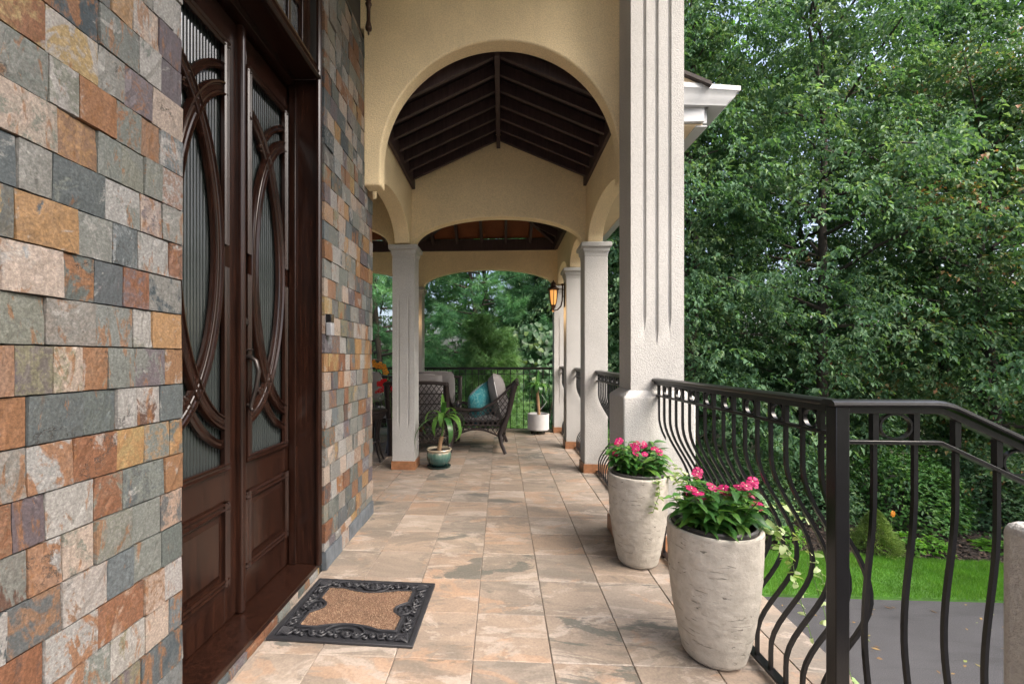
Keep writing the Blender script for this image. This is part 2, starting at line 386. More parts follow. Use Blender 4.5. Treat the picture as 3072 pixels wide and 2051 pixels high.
# mulch bed: a low mound behind the lawn
vs = []; fs = []; nx, ny = 60, 10
for j in range(ny+1):
    for i in range(nx+1):
        x = -9 + 39*i/nx; e = 7.6 if x > 8.4 else (7.95 if x < 6.1 else 7.95-.21*(x-6.1)/2.3)
        e = e + (.1*(6.1-x)*.85 if x < 6.1 else 0); t = j/ny
        y = e + .02 + t*2.2; z = G + .02 + .10*math.sin(min(1, t*1.6)*PI/2) + .03*mnoise.noise((x*2, y*2, 0))
        vs.append((x, y, z if j else G-.15))
for j in range(ny):
    for i in range(nx): fs.append((j*(nx+1)+i, j*(nx+1)+i+1, (j+1)*(nx+1)+i+1, (j+1)*(nx+1)+i))
mb = MB().add(vs, fs); tag(mb.build('mulch_bed', M['mulch'], smooth=60), kind='structure')
# mulch chips
N = 9000; cx_ = rng.uniform(2, 11, N); ee = np.where(cx_ > 8.4, 7.6, np.where(cx_ < 6.1, 7.95+.085*(6.1-cx_), 7.95-.21*(cx_-6.1)/2.3)); tt = rng.uniform(0, .8, N)
cy_ = ee + .03 + tt*1.6; cz_ = G + .045 + .10*np.sin(np.minimum(1, tt*1.6*1.6/2.2)*PI/2)
a_ = rng.uniform(0, 2*PI, N); L_ = rng.uniform(.012, .035, N); W_ = L_*rng.uniform(.25, .6, N)
dx, dy = np.cos(a_), np.sin(a_); tz = rng.uniform(-.5, .5, N)*L_; tw = rng.uniform(-.6, .6, N)*W_
c = np.stack([cx_, cy_, cz_], 1); U = np.stack([dx*L_, dy*L_, tz], 1); W = np.stack([-dy*W_, dx*W_, tw], 1)
V = np.stack([c-U-W, c+U-W, c+U+W, c-U+W], 1).reshape(-1, 3); F = np.arange(4*N).reshape(-1, 4)
t = NT('mulch_chip'); oi = t.new('ShaderNodeAttribute', attribute_name='tint'); mch = t.fin(t.ramp(oi.outputs['Fac'], [(0, (.012, .009, .008)), (.8, (.05, .033, .024)), (1, (.12, .08, .055))]), .9)
tag(link('mulch_chips', np_mesh('mulch_chips', V, F, mch, np.repeat(rng.random(N), 4))), kind='stuff')
# grass blades over the part of the lawn in view
N = 90000; gx_ = rng.uniform(1.6, 10.5, N); top = np.where(gx_ > 8.4, 7.6, np.where(gx_ < 6.1, 7.95+.085*(6.1-gx_), 7.95-.21*(gx_-6.1)/2.3))
gy_ = 6.56 + rng.random(N)*(top-6.53); a_ = rng.uniform(0, 2*PI, N); h_ = rng.uniform(.035, .075, N)*(1+.25*np.sin(gx_*2.3)*np.cos(gy_*3.1)); w_ = rng.uniform(.0025, .0045, N)
ln = rng.uniform(0, .6, N)*h_; la = rng.uniform(0, 2*PI, N)
c = np.stack([gx_, gy_, np.full(N, G+.03)], 1); W = np.stack([np.cos(a_)*w_, np.sin(a_)*w_, np.zeros(N)], 1)
T = c + np.stack([np.cos(la)*ln, np.sin(la)*ln, h_], 1)
V = np.stack([c-W, c+W, T], 1).reshape(-1, 3); F = np.arange(3*N).reshape(-1, 3)
pn = np.array([mnoise.noise((a*1.1, b*1.6, 0)) + .6*mnoise.noise((a*4, b*4, 5)) for a, b in zip(gx_, gy_)])
patch = .48+.42*pn + rng.normal(0, .24, N); h_ = h_*(1+.3*pn)
T = c + np.stack([np.cos(la)*ln, np.sin(la)*ln, h_], 1); V = np.stack([c-W, c+W, T], 1).reshape(-1, 3)
tag(link('grass', np_mesh('grass', V, F, M['grass'], np.repeat(np.clip(patch, 0, 1), 3))), kind='stuff')

N = 140; c = np.stack([rng.uniform(1.8, 10, N), 6.5-np.abs(rng.normal(0, 1.2, N)), np.full(N, G+.006)], 1); a_ = rng.uniform(0, 2*PI, N); L_ = rng.uniform(.02, .05, N)
U = np.stack([np.cos(a_)*L_, np.sin(a_)*L_, 0*L_], 1); W = np.stack([-np.sin(a_)*L_*.5, np.cos(a_)*L_*.5, rng.uniform(0, .3, N)*L_], 1)
t = NT('dry_leaf'); q = t.new('ShaderNodeAttribute', attribute_name='tint'); dl = t.fin(t.ramp(q.outputs['Fac'], [(0, (.10, .055, .02)), (.6, (.20, .13, .04)), (1, (.12, .16, .04))]), .8)
tag(link('fallen_leaves', np_mesh('fallen_leaves', np.stack([c-U, c+W, c+U, c-W*.6], 1).reshape(-1, 3), np.arange(4*N).reshape(-1, 4), dl, np.repeat(rng.random(N), 4))), kind='stuff')

# ------------------------------------------------------------------ porch floor: slab + tiles
P_ = .315; X0 = -.115; Y0 = 2.352
fl = MB(); fl.prism([(-5.2, 3.33), (-1.02, 3.33), (-1.02, -2.5), (1.30, -2.5), (1.30, 7.42), (-5.2, 7.42)], -.22, -.006, 'z')
floor = fl.build('porch_floor', M['grout']); tag(floor, kind='structure')
def tile_mesh(name, mat, cham):
    v = []
    for (s, z) in ((.5, -.02), (.5, -.003), (.5-cham, 0)):
        for i, j in ((-1,-1),(1,-1),(1,1),(-1,1)): v.append((i*s, j*s, z))
    f = [(8,9,10,11)] + [(a*4+i, a*4+(i+1) % 4, a*4+4+(i+1) % 4, a*4+4+i) for a in (0,1) for i in range(4)]
    return MB().add(v, f).mesh(name, mat)
tm = tile_mesh('floor_tile', M['floor'], .008); gap = .0018
cells = []; extra = MB()
kx = range(-16, 6); ky = range(-16, 17)
for i in kx:
    for j in ky:
        x0, x1, y0, y1 = X0+i*P_, X0+(i+1)*P_, Y0+j*P_, Y0+(j+1)*P_
        xmin = -1.0 if y0 < 3.31 else -5.2
        if y0 < 3.33 < y1 and x0 < -1.02:
            if x1 > -1.0: cells.append((max(x0, -1.0), x1, y0, 3.33)) if y1 > 3.33 else None
            y0 = 3.335; xmin = -5.2
        x0 = max(x0, xmin); x1 = min(x1, 1.322); y1 = min(y1, 7.42); y0 = max(y0, -2.5)
        if x1-x0 < .02 or y1-y0 < .02: continue
        cells.append((x0, x1, y0, y1))
for (x0, x1, y0, y1) in cells:
    if y1 > 1.05 and x1 > -2.45 :
        o = link('floor_tile', tm, floor, ((x0+x1)/2, (y0+y1)/2, random.uniform(-.0008, .0008)), (random.uniform(-.0015,.0015), random.uniform(-.0015,.0015), random.uniform(-.003, .003)), (x1-x0-2*gap, y1-y0-1.1*gap, 1))
    else: extra.box(x0+gap, x1-gap, y0+gap, y1-gap, -.01, 0)
tag(extra.build('floor_tiles', M['floor'], floor), kind='stuff')
mb = MB(); mb.box(1.24, 1.312, -2.5, 7.42, -2.5, -.225); mb.box(-5.2, 1.24, 7.34, 7.40, -2.5, -.225)
tag(mb.build('porch_plinth_wall', M['white']), 'white stucco plinth wall below the tiled porch floor', 'wall', kind='thing')
st = thing('entrance_stair', 'stone steps going down from the porch beside the sloping handrail', 'stairs', (1.5, 1.0, -.2))
mb = MB()
for k in range(12): link('step', MB().box(-.19+k*.29, .11+k*.29, -.42, .34, -2.2, -.005-.17*k).mesh('step', M['step']), st)

# ------------------------------------------------------------------ slate walls
def slate_variants(nv=26):
    out = []
    for q in range(nv):
        nx, nz = 6, 5; v = []; f = []
        tilt = (random.uniform(-.0014, .0014), random.uniform(-.0014, .0014)); off = random.uniform(-.0022, .0026) if random.random() < .7 else random.uniform(.003, .006)
        chip = random.random() < .4; ca = random.uniform(0, 2*PI); cd = random.uniform(.15, .45); ch = random.uniform(.0015, .004)
        for j in range(nz):
            for i in range(nx):
                a = i/(nx-1)-.5; b = j/(nz-1)-.5; h = off + tilt[0]*a*2 + tilt[1]*b*2 + .0014*mnoise.noise((a*4+q*7, b*4, q))
                if chip and a*math.cos(ca) + b*math.sin(ca) > cd: h -= ch
                edge = (i in (0, nx-1)) or (j in (0, nz-1))
                sx = .5-abs(mnoise.noise((b*5, q*3, i)))*.020; sz = .5-abs(mnoise.noise((a*5, q*5, j)))*.022
                if edge: h -= .0008
                v.append((h, max(-sx, min(sx, a)), max(-sz, min(sz, b))))
        for j in range(nz-1):
            for i in range(nx-1): f.append((j*nx+i, j*nx+i+1, (j+1)*nx+i+1, (j+1)*nx+i))
        ring = [i for i in range(nx)] + [j*nx+nx-1 for j in range(1, nz)] + [(nz-1)*nx+i for i in range(nx-2, -1, -1)] + [j*nx for j in range(nz-2, 0, -1)]
        b0 = len(v); v += [(-.025, v[r][1], v[r][2]) for r in ring]; m = len(ring)
        for k in range(m): f.append((ring[k], b0+k, b0+(k+1) % m, ring[(k+1) % m]))
        out.append(MB().add(v, f).mesh('slate_tile', M['slate']))
    return out
M['slatebase'] = m_plain('blue_grey_slate', (.085, .10, .115), .6, .35, 14, .6, 40)
SV = slate_variants()
SVD = []
for q in SV[:6]:
    q2 = q.copy(); q2.materials[0] = M['slatebase']; SVD.append(q2)
RH = .1075; ZR = 1.228
def slate_field(parent, y0, y1, z0, z1, xf, wmean, limit=300, corner=True):
    k0 = math.floor((z0-ZR)/RH); k1 = math.ceil((z1-ZR)/RH); cnt = 0
    for k in range(k0, k1):
        za = max(z0, ZR+k*RH); zb = min(z1, ZR+(k+1)*RH)
        if zb-za < .02: continue
        y = y0 - (random.random()*.06 if not corner else random.random()*.05)
        while y < y1-.001:
            w = random.uniform(wmean*.62, wmean*1.45)
            ye = y+w
            if y1-ye < .035: ye = y1
            ya = max(y, y0)
            if ye-ya > .02:
                o = link('slate_tile', random.choice(SV), parent, (xf, (ya+ye)/2, (za+zb)/2), (0, 0, 0) if random.random() < .5 else (PI, 0, 0), (1, ye-ya-.0019, zb-za-.0026)); cnt += 1
            y = ye
    return cnt
w1 = thing('slate_wall', 'wall of multicoloured slate tiles in front of the carved double door, largest in view', 'wall', (-1.0, .9, 0)); tag(w1, kind='thing')
link('wall_core', MB().box(-.35, -.0265, -3.2, .41, -.2, 3.9).mesh('wall_core', M['mortar']), w1)
slate_field(w1, -.42, .41, 0, 2.72, 0, .098)
mb = MB()
for k in range(12): mb.box(-.0262, .002, -2.0, -.425, k*.3, k*.3+.297)
tag(mb.build('slate_facing', M['slate'], w1), kind='stuff')
w2 = thing('slate_wall', 'narrow wall of multicoloured slate tiles between the door frame and the yellow arch', 'wall', (-1.0, 2.37, 0)); tag(w2, kind='thing')
link('wall_core', MB().box(-.35, -.0265, .035, .955, -.2, 4.3).mesh('wall_core', M['mortar']), w2)
slate_field(w2, .03, .945, .105, 3.52, 0, .112)
y = .03
for w_ in (.13, .12, .14, .13, .12, .13, .145):  # dark base course
    link('slate_base_tile', random.choice(SVD if random.random() < .7 else SV), w2, (.008, y+w_/2, .052), None, (1, w_-.003, .1)); y += w_
mb = MB(); mb.box(-5.2, -1.36, 3.2, 3.31, -.2, 3.25); tag(mb.build('side_blocker_wall', M['yellow']), 'unseen yellow stucco house wall behind the slate corner, added to block light', 'wall', kind='thing')  # house wall slab never in view, added for light blocking

# ------------------------------------------------------------------ double door with its frame and transom
DX = -1.18
door = thing('entrance_doorset', 'dark mahogany double door with crossing oval mouldings and reeded glass', 'door', (DX, 1.885, 0)); tag(door, kind='thing')
def dl(p): return (p[0]-DX, p[1]-1.885, p[2])
MOULD = [(q*.86, h) for q, h in [(-.034,0),(-.034,.016),(-.029,.024),(-.022,.025),(-.018,.017),(-.012,.0145),(-.006,.019),(.006,.019),(.012,.0145),(.018,.017),(.022,.025),(.029,.024),(.034,.016),(.034,0)]]
THIN = [(-.017,0),(-.017,.016),(-.011,.022),(-.005,.014),(.004,.012),(.010,.020),(.017,.012),(.017,0)]
def door_leaf(sg):
    """sg=+1: far leaf; -1: mirrored near leaf.  t = distance from the meeting line"""
    leaf = MB(); T = lambda t: t if sg > 0 else t-.507
    def bx(t0, t1, z0, z1, x0, x1): leaf.box(x0, x1, min(T(t0), T(t1)), max(T(t0), T(t1)), z0, z1)
    bx(.010, .062, .07, 2.68, -.045, 0); bx(.412, .462 if sg > 0 else .497, .07, 2.68, -.045, 0); bx(.062, .412, 2.535, 2.68, -.045, 0); bx(.062, .412, .07, .735, -.045, 0)
    lf = leaf.build('door_leaf', M['door'], door, bevel=.002)
    # reeded glass
    nn = 120; gv = []; gf = []
    for i in range(nn+1):
        t = .060+.354*i/nn; d = .0042*abs(math.sin(i*PI/6))
        for z in (.73, 2.54): gv.append((-.020+d, T(t), z))
    for i in range(nn): gf.append((2*i, 2*i+2, 2*i+3, 2*i+1))
    MB().add(gv, gf).build('glass_pane', M['reed'], lf, smooth=80)
    N = (1, 0, 0)
    for c_, s_, nm in ((.015, 1, 0), (.450, -1, 1)):
        pts = []
        for q in range(41):
            a = -PI/2+PI*q/40; t = c_ + s_*.343*math.cos(a); z = 1.63+.715*math.sin(a)
            if .058 <= t <= .416: pts.append((.0002*nm-.004, T(t), z))
        MB().sweep(pts, N, MOULD).build('curved_moulding', M['door'], lf, smooth=40)
    # second, outer strand near the stile ends
    for c_, s_ in ((.450, -1),):
        for top in (1, -1):
            pts = []
            for q in range(16):
                a = R(46)+R(44)*q/15; t = c_ + s_*.412*math.cos(a); z = 1.63+top*(.805*math.sin(a))
                if .058 <= t <= .416: pts.append((-.004, T(t), z))
            if len(pts) > 2: MB().sweep(pts, N, THIN).build('curved_moulding', M['door'], lf, smooth=40)
    zz = [(.74, 1.585), (1.68, 2.53)]
    for t in (.066, .407):
        for (z0, z1) in zz:
            MB().sweep([(0, T(t), z0), (0, T(t), z1)], N, THIN).build('stile_moulding', M['door'], lf, smooth=40)
    for z in (.738, 2.532):
        MB().sweep([(.0015, T(.050), z), (.0015, T(.424), z)], N, THIN).build('rail_moulding', M['door'], lf, smooth=40)
    rect = [(0, T(.055), .25), (0, T(.41), .25), (0, T(.41), .57), (0, T(.055), .57)]
    for i in range(4):
        a, b = Vector(rect[i]), Vector(rect[(i+1) % 4]); d = (b-a).normalized()*.017
        MB().sweep([a-d+Vector((.001*(i % 2), 0, 0)), b+d+Vector((.001*(i % 2), 0, 0))], N, THIN).build('panel_moulding', M['door'], lf, smooth=40)
    p = MB(); ts = sorted((T(.085), T(.38)))
    p.add([(0.001, ts[0], .28), (.001, ts[1], .28), (.001, ts[1], .54), (.001, ts[0], .54), (.011, ts[0]+.022, .302), (.011, ts[1]-.022, .302), (.011, ts[1]-.022, .518), (.011, ts[0]+.022, .518)],
          [(4,5,6,7), (0,1,5,4), (1,2,6,5), (2,3,7,6), (3,0,4,7)])
    p.build('raised_panel', M['door'], lf)
    return lf
far = door_leaf(1); near = door_leaf(-1)
MB().sweep([(0, 0, .07), (0, 0, 2.68)], (1, 0, 0), [(-.0095,-.02),(-.017,0),(-.017,.02),(-.010,.030),(-.004,.024),(.004,.030),(.010,.030),(.017,.02),(.017,0),(.0095,-.02)]).build('astragal', M['door'], near, smooth=40)
# handle set on the far leaf
h = MB(); h.lathe([(0, .0), (.026, .0), (.026, .006), (.017, .010), (.013, .022), (0, .024)], n=20)
o = h.build('deadbolt', M['handle'], far, smooth=40, loc=(.001, .036, 1.365), rot=(0, R(90), 0))
h = MB(); pr = [(.0, -.14), (.020, -.125), (.024, -.05), (.017, 0), (.024, .05), (.020, .125), (.0, .14)]
poly = [(y, z) for y, z in pr] + [(-y, z) for y, z in reversed(pr[1:-1])]
h.prism(poly, 0, .006, 'x'); hp = h.build('handle_plate', M['handle'], far, bevel=.002, loc=(.001, .036, 1.09))
h = MB(); h.tube([(.006, 0, .115), (.03, .0, .118), (.058, .004, .098), (.070, .006, .05), (.060, .004, -.02), (.044, .0, -.08), (.036, 0, -.112), (.042, .0, -.128), (.052, 0, -.126)], [.006, .010, .011, .011, .010, .009, .008, .007, .005], 10)
h.tube([(.02, 0, -.10), (.034, 0, -.108)], .006, 8)
h.build('door_handle', M['handle'], far, smooth=60, loc=(.001, .036, 1.09))
h = MB(); h.tube([(.004, 0, .14), (.022, .004, .15), (.040, .012, .148)], [.005, .006, .009], 8, flat=.5); h.build('thumb_latch', M['handle'], far, smooth=60, loc=(.001, .036, 1.09))
# frame
fr = MB()
fr.box(-.06, .164, .464, .483, .0625, 2.74); fr.box(.008, .045, .4475, .4635, .0625, 2.70)
fr.box(-.06, -.004, -.56, -.464, .0625, 2.74)
fr.box(-.06, .150, -.57, .4635, 2.7405, 2.78); fr.box(-.06, .045, -.46, .447, 2.70, 2.7400)
fr.build('door_frame', M['door'], door, bevel=.002)
for s in (1,):
    MB().sweep([(.164, s*.470, .062), (.164, s*.470, 3.75)], (1, 0, 0), [(-.024*1,0),(-.024,.012),(-.016,.019),(-.006,.014),(.004,.019),(.012,.016),(.016,0)]).build('frame_moulding', M['door'], door, smooth=40)
MB().box(.10, .163, -.575, .462, 2.7805, 2.82).build('lintel', M['door'], door, bevel=.003)
MB().sweep([(.163, -.57, 2.755), (.163, .45, 2.755)], (1, 0, 0), [(-.03,0),(-.03,.010),(-.02,.018),(-.006,.012),(.006,.022),(.02,.026),(.03,.012),(.03,0)]).build('lintel_moulding', M['door'], door, smooth=40)
MB().box(-.02, .164, -.572, .4825, .036, .062).build('threshold', M['door'], door, bevel=.004)
mb = MB(); mb.box(-.02, .145, -.57, .48, 0, .0355); mb.build('threshold_core', M['mortar'], door)
y = -.57
while y < .47:
    w_ = random.uniform(.08, .14); w_ = min(w_, .48-y)
    link('slate_riser', random.choice(SV), door, (.168, y+w_/2, .018), None, (1, w_-.002, .035)); y += w_
tw = MB()
for yy in (-.36, -.16, .04, .24): tw.box(.085, .118, yy-.012, yy+.012, 2.84, 3.7)
for zz_ in (3.06, 3.32, 3.58): tw.box(.087, .116, -.45, .36, zz_-.011, zz_+.011)
tw.box(.075, .13, .355, .447, 2.821, 3.72); tw.box(.075, .13, -.575, -.44, 2.821, 3.72); tw.box(.075, .1285, -.44, .355, 2.821, 2.85)
tw.build('transom_frame', M['door'], door, bevel=.003)
k = 0
for y0, y1 in ((-.44, -.372), (-.348, -.172), (-.148, .028), (.052, .228), (.252, .355)):
    for z0, z1 in ((2.84, 3.049), (3.071, 3.309), (3.331, 3.569)):
        MB().box(.098, .103, y0, y1, z0, z1).build('transom_pane', M['pane'], door)
mb = MB(); mb.box(-4.2, -4.1, -.5, 3.6, -.1, 4); mb.box(-4.1, -1.36, -.45, -.4, -.1, 4); mb.box(-4.1, -1.36, 3.1, 3.14, -.1, 4); mb.box(-4.1, -1.36, -.4, 3.1, 4, 4.05); mb.box(-4.1, -1.2, -.4, 3.1, -.1, -.02)
tag(mb.build('entrance_hall', M['interior']), kind='structure')

# ------------------------------------------------------------------ arches and stucco walls
def ell(c, a, zs, rise, n=36, a0=0, a1=PI): return [(c - a*math.cos(a0+(a1-a0)*i/n), zs + rise*math.sin(a0+(a1-a0)*i/n)) for i in range(n+1)]
fa = thing('front_arch_wall', 'yellow stucco wall with the tall round arch nearest the door', 'arch', (0, 3.106, 2.45)); tag(fa, kind='thing')
poly = [(-1.004, 2.455)] + [(-.88, 2.455)] + ell(-.025, .855, 2.617, .858, 48) + [(.83, 2.455), (1.02, 2.455), (1.02, 4.4), (-1.25, 4.4), (-1.25, 3.6), (-1.004, 3.6)]
MB().prism([(a, z-2.45) for a, z in poly], 0, .125).build('arch_wall', M['yellow'], fa, bevel=.012, seg=3)
ca = thing('cross_arch_wall', 'yellow stucco gable wall with low arch resting on the two middle columns', 'arch', (0, 4.68, 2.42)); tag(ca, kind='thing')
poly = [(-3.4, 2.42), (-2.75, 2.42)] + ell(-1.98, .74, 2.43, .27, 28) + [(-1.235, 2.42), (-.945, 2.42)] + ell(-.04, .90, 2.43, .296, 36) + [(.865, 2.42), (1.05, 2.42), (1.05, 3.2), (.93, 3.215), (-.035, 3.655), (-1.0, 3.215), (-3.4, 3.25)]
MB().prism([(a, z-2.42) for a, z in poly], 0, .12).build('arch_wall', M['yellow'], ca, bevel=.01, seg=3)
ra = thing('side_arch_wall', 'yellow stucco wall of three side arches over the railing columns', 'arch', (.90, 3.24, 2.40)); tag(ra, kind='thing')
poly = [(3.24, 2.43)] + ell(3.91, .66, 2.43, .245, 28) + [(4.58, 2.41), (4.87, 2.41)] + ell(5.33, .45, 2.41, .22, 22) + [(5.79, 2.40), (6.05, 2.40)] + ell(6.53, .47, 2.40, .22, 22) + [(7.01, 2.39), (7.195, 2.39), (7.195, 3.17), (3.24, 3.17)]
MB().prism([(a-3.24, z-2.40) for a, z in poly], 0, .15, 'x').build('arch_wall', M['yellow'], ra, bevel=.008, seg=3)
la = thing('side_arch_wall', 'yellow stucco side arch between the slate corner and the left middle column', 'arch', (-1.14, 3.34, 2.42)); tag(la, kind='thing')
poly = [(3.34, 2.44)] + ell(3.95, .60, 2.45, .26, 28) + [(4.56, 2.425), (4.679, 2.425), (4.679, 3.19), (3.34, 3.19)]
MB().prism([(a-3.34, z-2.42) for a, z in poly], 0, .16, 'x').build('arch_wall', M['yellow'], la, bevel=.008, seg=3)
fw = thing('end_arch_wall', 'yellow stucco end wall with low arches framing the pine trees', 'arch', (0, 7.08, 2.38)); tag(fw, kind='thing')
poly = [(-5.2, 2.36), (-3.1, 2.36)] + ell(-2.33, .76, 2.36, .27, 28) + [(-1.555, 2.36), (-1.29, 2.36)] + ell(-.22, 1.06, 2.365, .285, 36) + [(.855, 2.36), (1.04, 2.36), (1.04, 3.14), (-5.2, 3.14)]
MB().prism([(a, z-2.38) for a, z in poly], 0, .115).build('arch_wall', M['yellow'], fw, bevel=.008, seg=3)

# ------------------------------------------------------------------ columns
def grooved(mb, x0, x1, y0, y1, z0, z1, grooves, d=.012):
    """square shaft whose front (-y) face has vertical flutes (x, halfwidth, zlow, zhigh) that taper out at their ends"""
    zs = {z0, z1}
    for (_, _, a, b) in grooves: zs |= {a, a+.10}; zs |= ({b-.10, b} if b < z1 else set())
    zs = sorted(z for z in zs if z0 <= z <= z1); rows = []
    for z in zs:
        row = [(x0, y0)]
        for (gx, hw, a, b) in grooves:
            k = 0 if z <= a else min(1, (z-a)/.10)
            if b < z1: k = min(k, 0 if z >= b else min(1, (b-z)/.10))
            w = hw*(.15+.85*k); row += [(gx-w, y0), (gx-w*.45, y0+d*k), (gx+w*.45, y0+d*k), (gx+w, y0)]
        row += [(x1, y0), (x1, y1), (x0, y1)]; rows.append([(x, y, z) for x, y in row])
    m = len(rows[0]); v = [p for r in rows for p in r]; f = []
    for i in range(len(rows)-1):
        for k in range(m): f.append((i*m+k, i*m+(k+1) % m, (i+1)*m+(k+1) % m, (i+1)*m+k))
    f.append(tuple(range(m-1, -1, -1))); f.append(tuple((len(rows)-1)*m+k for k in range(m)))
    return mb.add(v, f)
def sqlathe(prof, w, dpt):
    """square moulding: profile (offset, z)"""
    v = []; f = []
    for o_, z in prof:
        for i, j in ((-1,-1),(1,-1),(1,1),(-1,1)): v.append((i*(w/2+o_), j*(dpt/2+o_), z))
    m = len(prof)
    for a in range(m-1):
        for k in range(4): f.append((a*4+k, a*4+(k+1) % 4, a*4+4+(k+1) % 4, a*4+4+k))
    f.append((3,2,1,0)); f.append(tuple((m-1)*4+k for k in range(4)))
    return MB().add(v, f)
CAPP = [(.002,-.145),(.004,-.112),(.010,-.10),(.016,-.092),(.016,-.062),(.024,-.056),(.038,-.050),(.038,-.012),(.030,0)]
def column(label, cx, cy, h, grooves, w=.24, group='stucco columns of the porch'):
    c = thing('column', label, 'column', (cx, cy, 0), 0, group); tag(c, kind='thing')
    g = [(x*w, .011, a, b) for x, a, b in grooves]
    grooved(MB(), -w/2, w/2, -w/2, w/2, .09, h-.06, g, .009).build('shaft', M['white'], c, bevel=.006)
    sqlathe([(o_, h+z) for o_, z in CAPP], w, w).build('capital', M['white'], c, bevel=.005)
    b = MB(); t_ = .011; q = w/2
    for k, (x0, x1, y0, y1) in enumerate(((-q-t_, q+t_, -q-t_, -q), (-q-t_, q+t_, q, q+t_), (-q-t_, -q-.0005, -q, q), (q+.0005, q+t_, -q, q))):
        MB().box(x0, x1, y0, y1, 0, .093).build('base_tile', M['terra'], c, bevel=.0015)
    return c
two = [(-.22, .42, 1.90), (.22, .42, 1.90)]
column('fluted white column standing left of the walkway beside the wicker chair back', -1.057, 4.74, 2.42, two)
column('plain white column behind the big fluted pillar, terracotta base in full view', .985, 4.70, 2.41, [])
column('plain white column carrying the lit lantern on its left face', .975, 5.92, 2.40, [])
column('slim fluted column at the end railing behind the white pot on casters', .965, 7.14, 2.36, [(-.2, .42, 1.9), (.22, .42, 1.9)])
column('fluted column mostly hidden behind the left middle column by the end railing', -1.42, 7.14, 2.36, two)
column('fluted column at the end railing hidden beyond the slate corner', -3.22, 7.14, 2.36, two)
column('white column under the far end of the left cross arch', -2.90, 4.74, 2.42, two)
bc = thing('pillar', 'big white fluted stucco pillar on a square pedestal in front of the arch', 'pillar', (.98, 2.925, 0)); tag(bc, kind='thing')
grooved(MB(), -.163, .167, -.135, .13, .99, 4.4, [(-.078, .012, 1.36, 9), (-.002, .012, 1.27, 9), (.078, .012, 1.36, 9)], .016).build('shaft', M['white'], bc, bevel=.006)
sqlathe([(0, .0), (0, .945), (-.004, .958), (-.052, 1.0)], .44, .365).build('pedestal', M['white'], bc, bevel=.008)
for (x0, x1, y0, y1) in ((-.232, .232, -.195, -.183), (-.232, .232, .183, .195), (-.232, -.2205, -.183, .183), (.2205, .232, -.183, .183)):
    MB().box(x0, x1, y0, y1, 0, .10).build('base_tile', M['terra'], bc, bevel=.002)
pr_ = thing('stair_pier', 'rounded white stucco pier at the head of the stair, cut by the photo edge', 'pier', (1.07, .70, 0)); tag(pr_, kind='thing')
MB().box(-.155, .16, -.15, .15, 0, .905).build('pier_body', M['white'], pr_, bevel=.022, seg=4)
MB().box(-.165, .17, -.16, .16, 0, .08).build('base_tile', M['terra'], pr_, bevel=.003)

# ------------------------------------------------------------------ vault roof over the walkway
vr = thing('vault_roof', 'dark timber gable ceiling with ridge beam and rafters seen through the big arch', 'roof', (-.035, 3.24, 3.62)); tag(vr, kind='thing')
SL = .455
def vz(x): return -SL*abs(x)
for s in (1, -1):
    MB().add([(0, 0, .004), (0, 1.436, .004), (s*.99, 1.436, vz(.99)+.004), (s*.99, 0, vz(.99)+.004), (0, 0, .03), (0, 1.436, .03), (s*.99, 1.436, vz(.99)+.03), (s*.99, 0, vz(.99)+.03)],
             [(0,1,2,3),(7,6,5,4),(0,3,7,4),(1,5,6,2),(2,6,7,3)]).build('ceiling_boards', M['ceilboard'], vr)
    for k in range(7):
        y = .08+k*.212
        MB().obox((s*.022, y, -.075), (s*.935, y, vz(.913)-.065), .034, .088, (0, 0, 1)).build('rafter', M['beam'], vr, bevel=.003)
    MB().box(min(s*.905, s*.938), max(s*.905, s*.938), .002, 1.435, -.585, -.43).build('wall_plate', M['beam'], vr, bevel=.003)
MB().box(-.02, .02, .002, 1.436, -.165, -.004).build('ridge_beam', M['beam'], vr, bevel=.003)
hr = thing('pavilion_roof', 'dark rafters and rust-brown boards of the hipped ceiling over the wicker chairs', 'roof', (.88, 7.08, 3.0)); tag(hr, kind='thing')
# local: x<=0 leftwards, y<=0 towards the camera.  plates then far slope and right slope
AY, AZ = -1.15, .62
MB().box(-6.0, 0, -.045, -.002, -.05, .13).build('wall_plate', M['beam'], hr, bevel=.003)
MB().box(-.035, .018, -2.27, -.046, -.05, .13).build('wall_plate', M['beam'], hr, bevel=.003)
MB().box(-6.0, 0, -2.275, -2.235, -.05, .13).build('wall_plate', M['beam'], hr, bevel=.003)
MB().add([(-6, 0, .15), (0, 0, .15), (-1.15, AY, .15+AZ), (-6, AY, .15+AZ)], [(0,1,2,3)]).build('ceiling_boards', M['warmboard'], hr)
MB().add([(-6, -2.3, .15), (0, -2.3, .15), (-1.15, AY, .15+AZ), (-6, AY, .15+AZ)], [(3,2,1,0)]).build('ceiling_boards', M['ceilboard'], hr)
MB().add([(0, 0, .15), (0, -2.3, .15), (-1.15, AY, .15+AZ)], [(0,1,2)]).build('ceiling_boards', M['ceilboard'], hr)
for k in range(14):
    x = -.42-.394*k; t = min(1, abs(x)/1.15)
    MB().obox((x, -.01, .085), (x, AY*t, .085+AZ*t), .042, .09).build('rafter', M['beam'], hr)
    MB().obox((x, -2.28, .085), (x, -2.3-AY*t, .085+AZ*t), .042, .09).build('rafter', M['beam'], hr)
for k in range(5):
    y = -.38-.38*k; t = 1-abs(y-AY)/1.15
    MB().obox((-.01, y, .085), (-1.15*t, y, .085+AZ*t), .042, .09).build('rafter', M['beam'], hr)
MB().obox((0, 0, .09), (-1.15, AY, .09+AZ), .045, .12).build('hip_rafter', M['beam'], hr)
MB().obox((0, -2.3, .09), (-1.15, AY, .09+AZ), .045, .12).build('hip_rafter', M['beam'], hr)
MB().box(-6, -1.15, AY-.02, AY+.02, .58, .74).build('ridge_beam', M['beam'], hr)
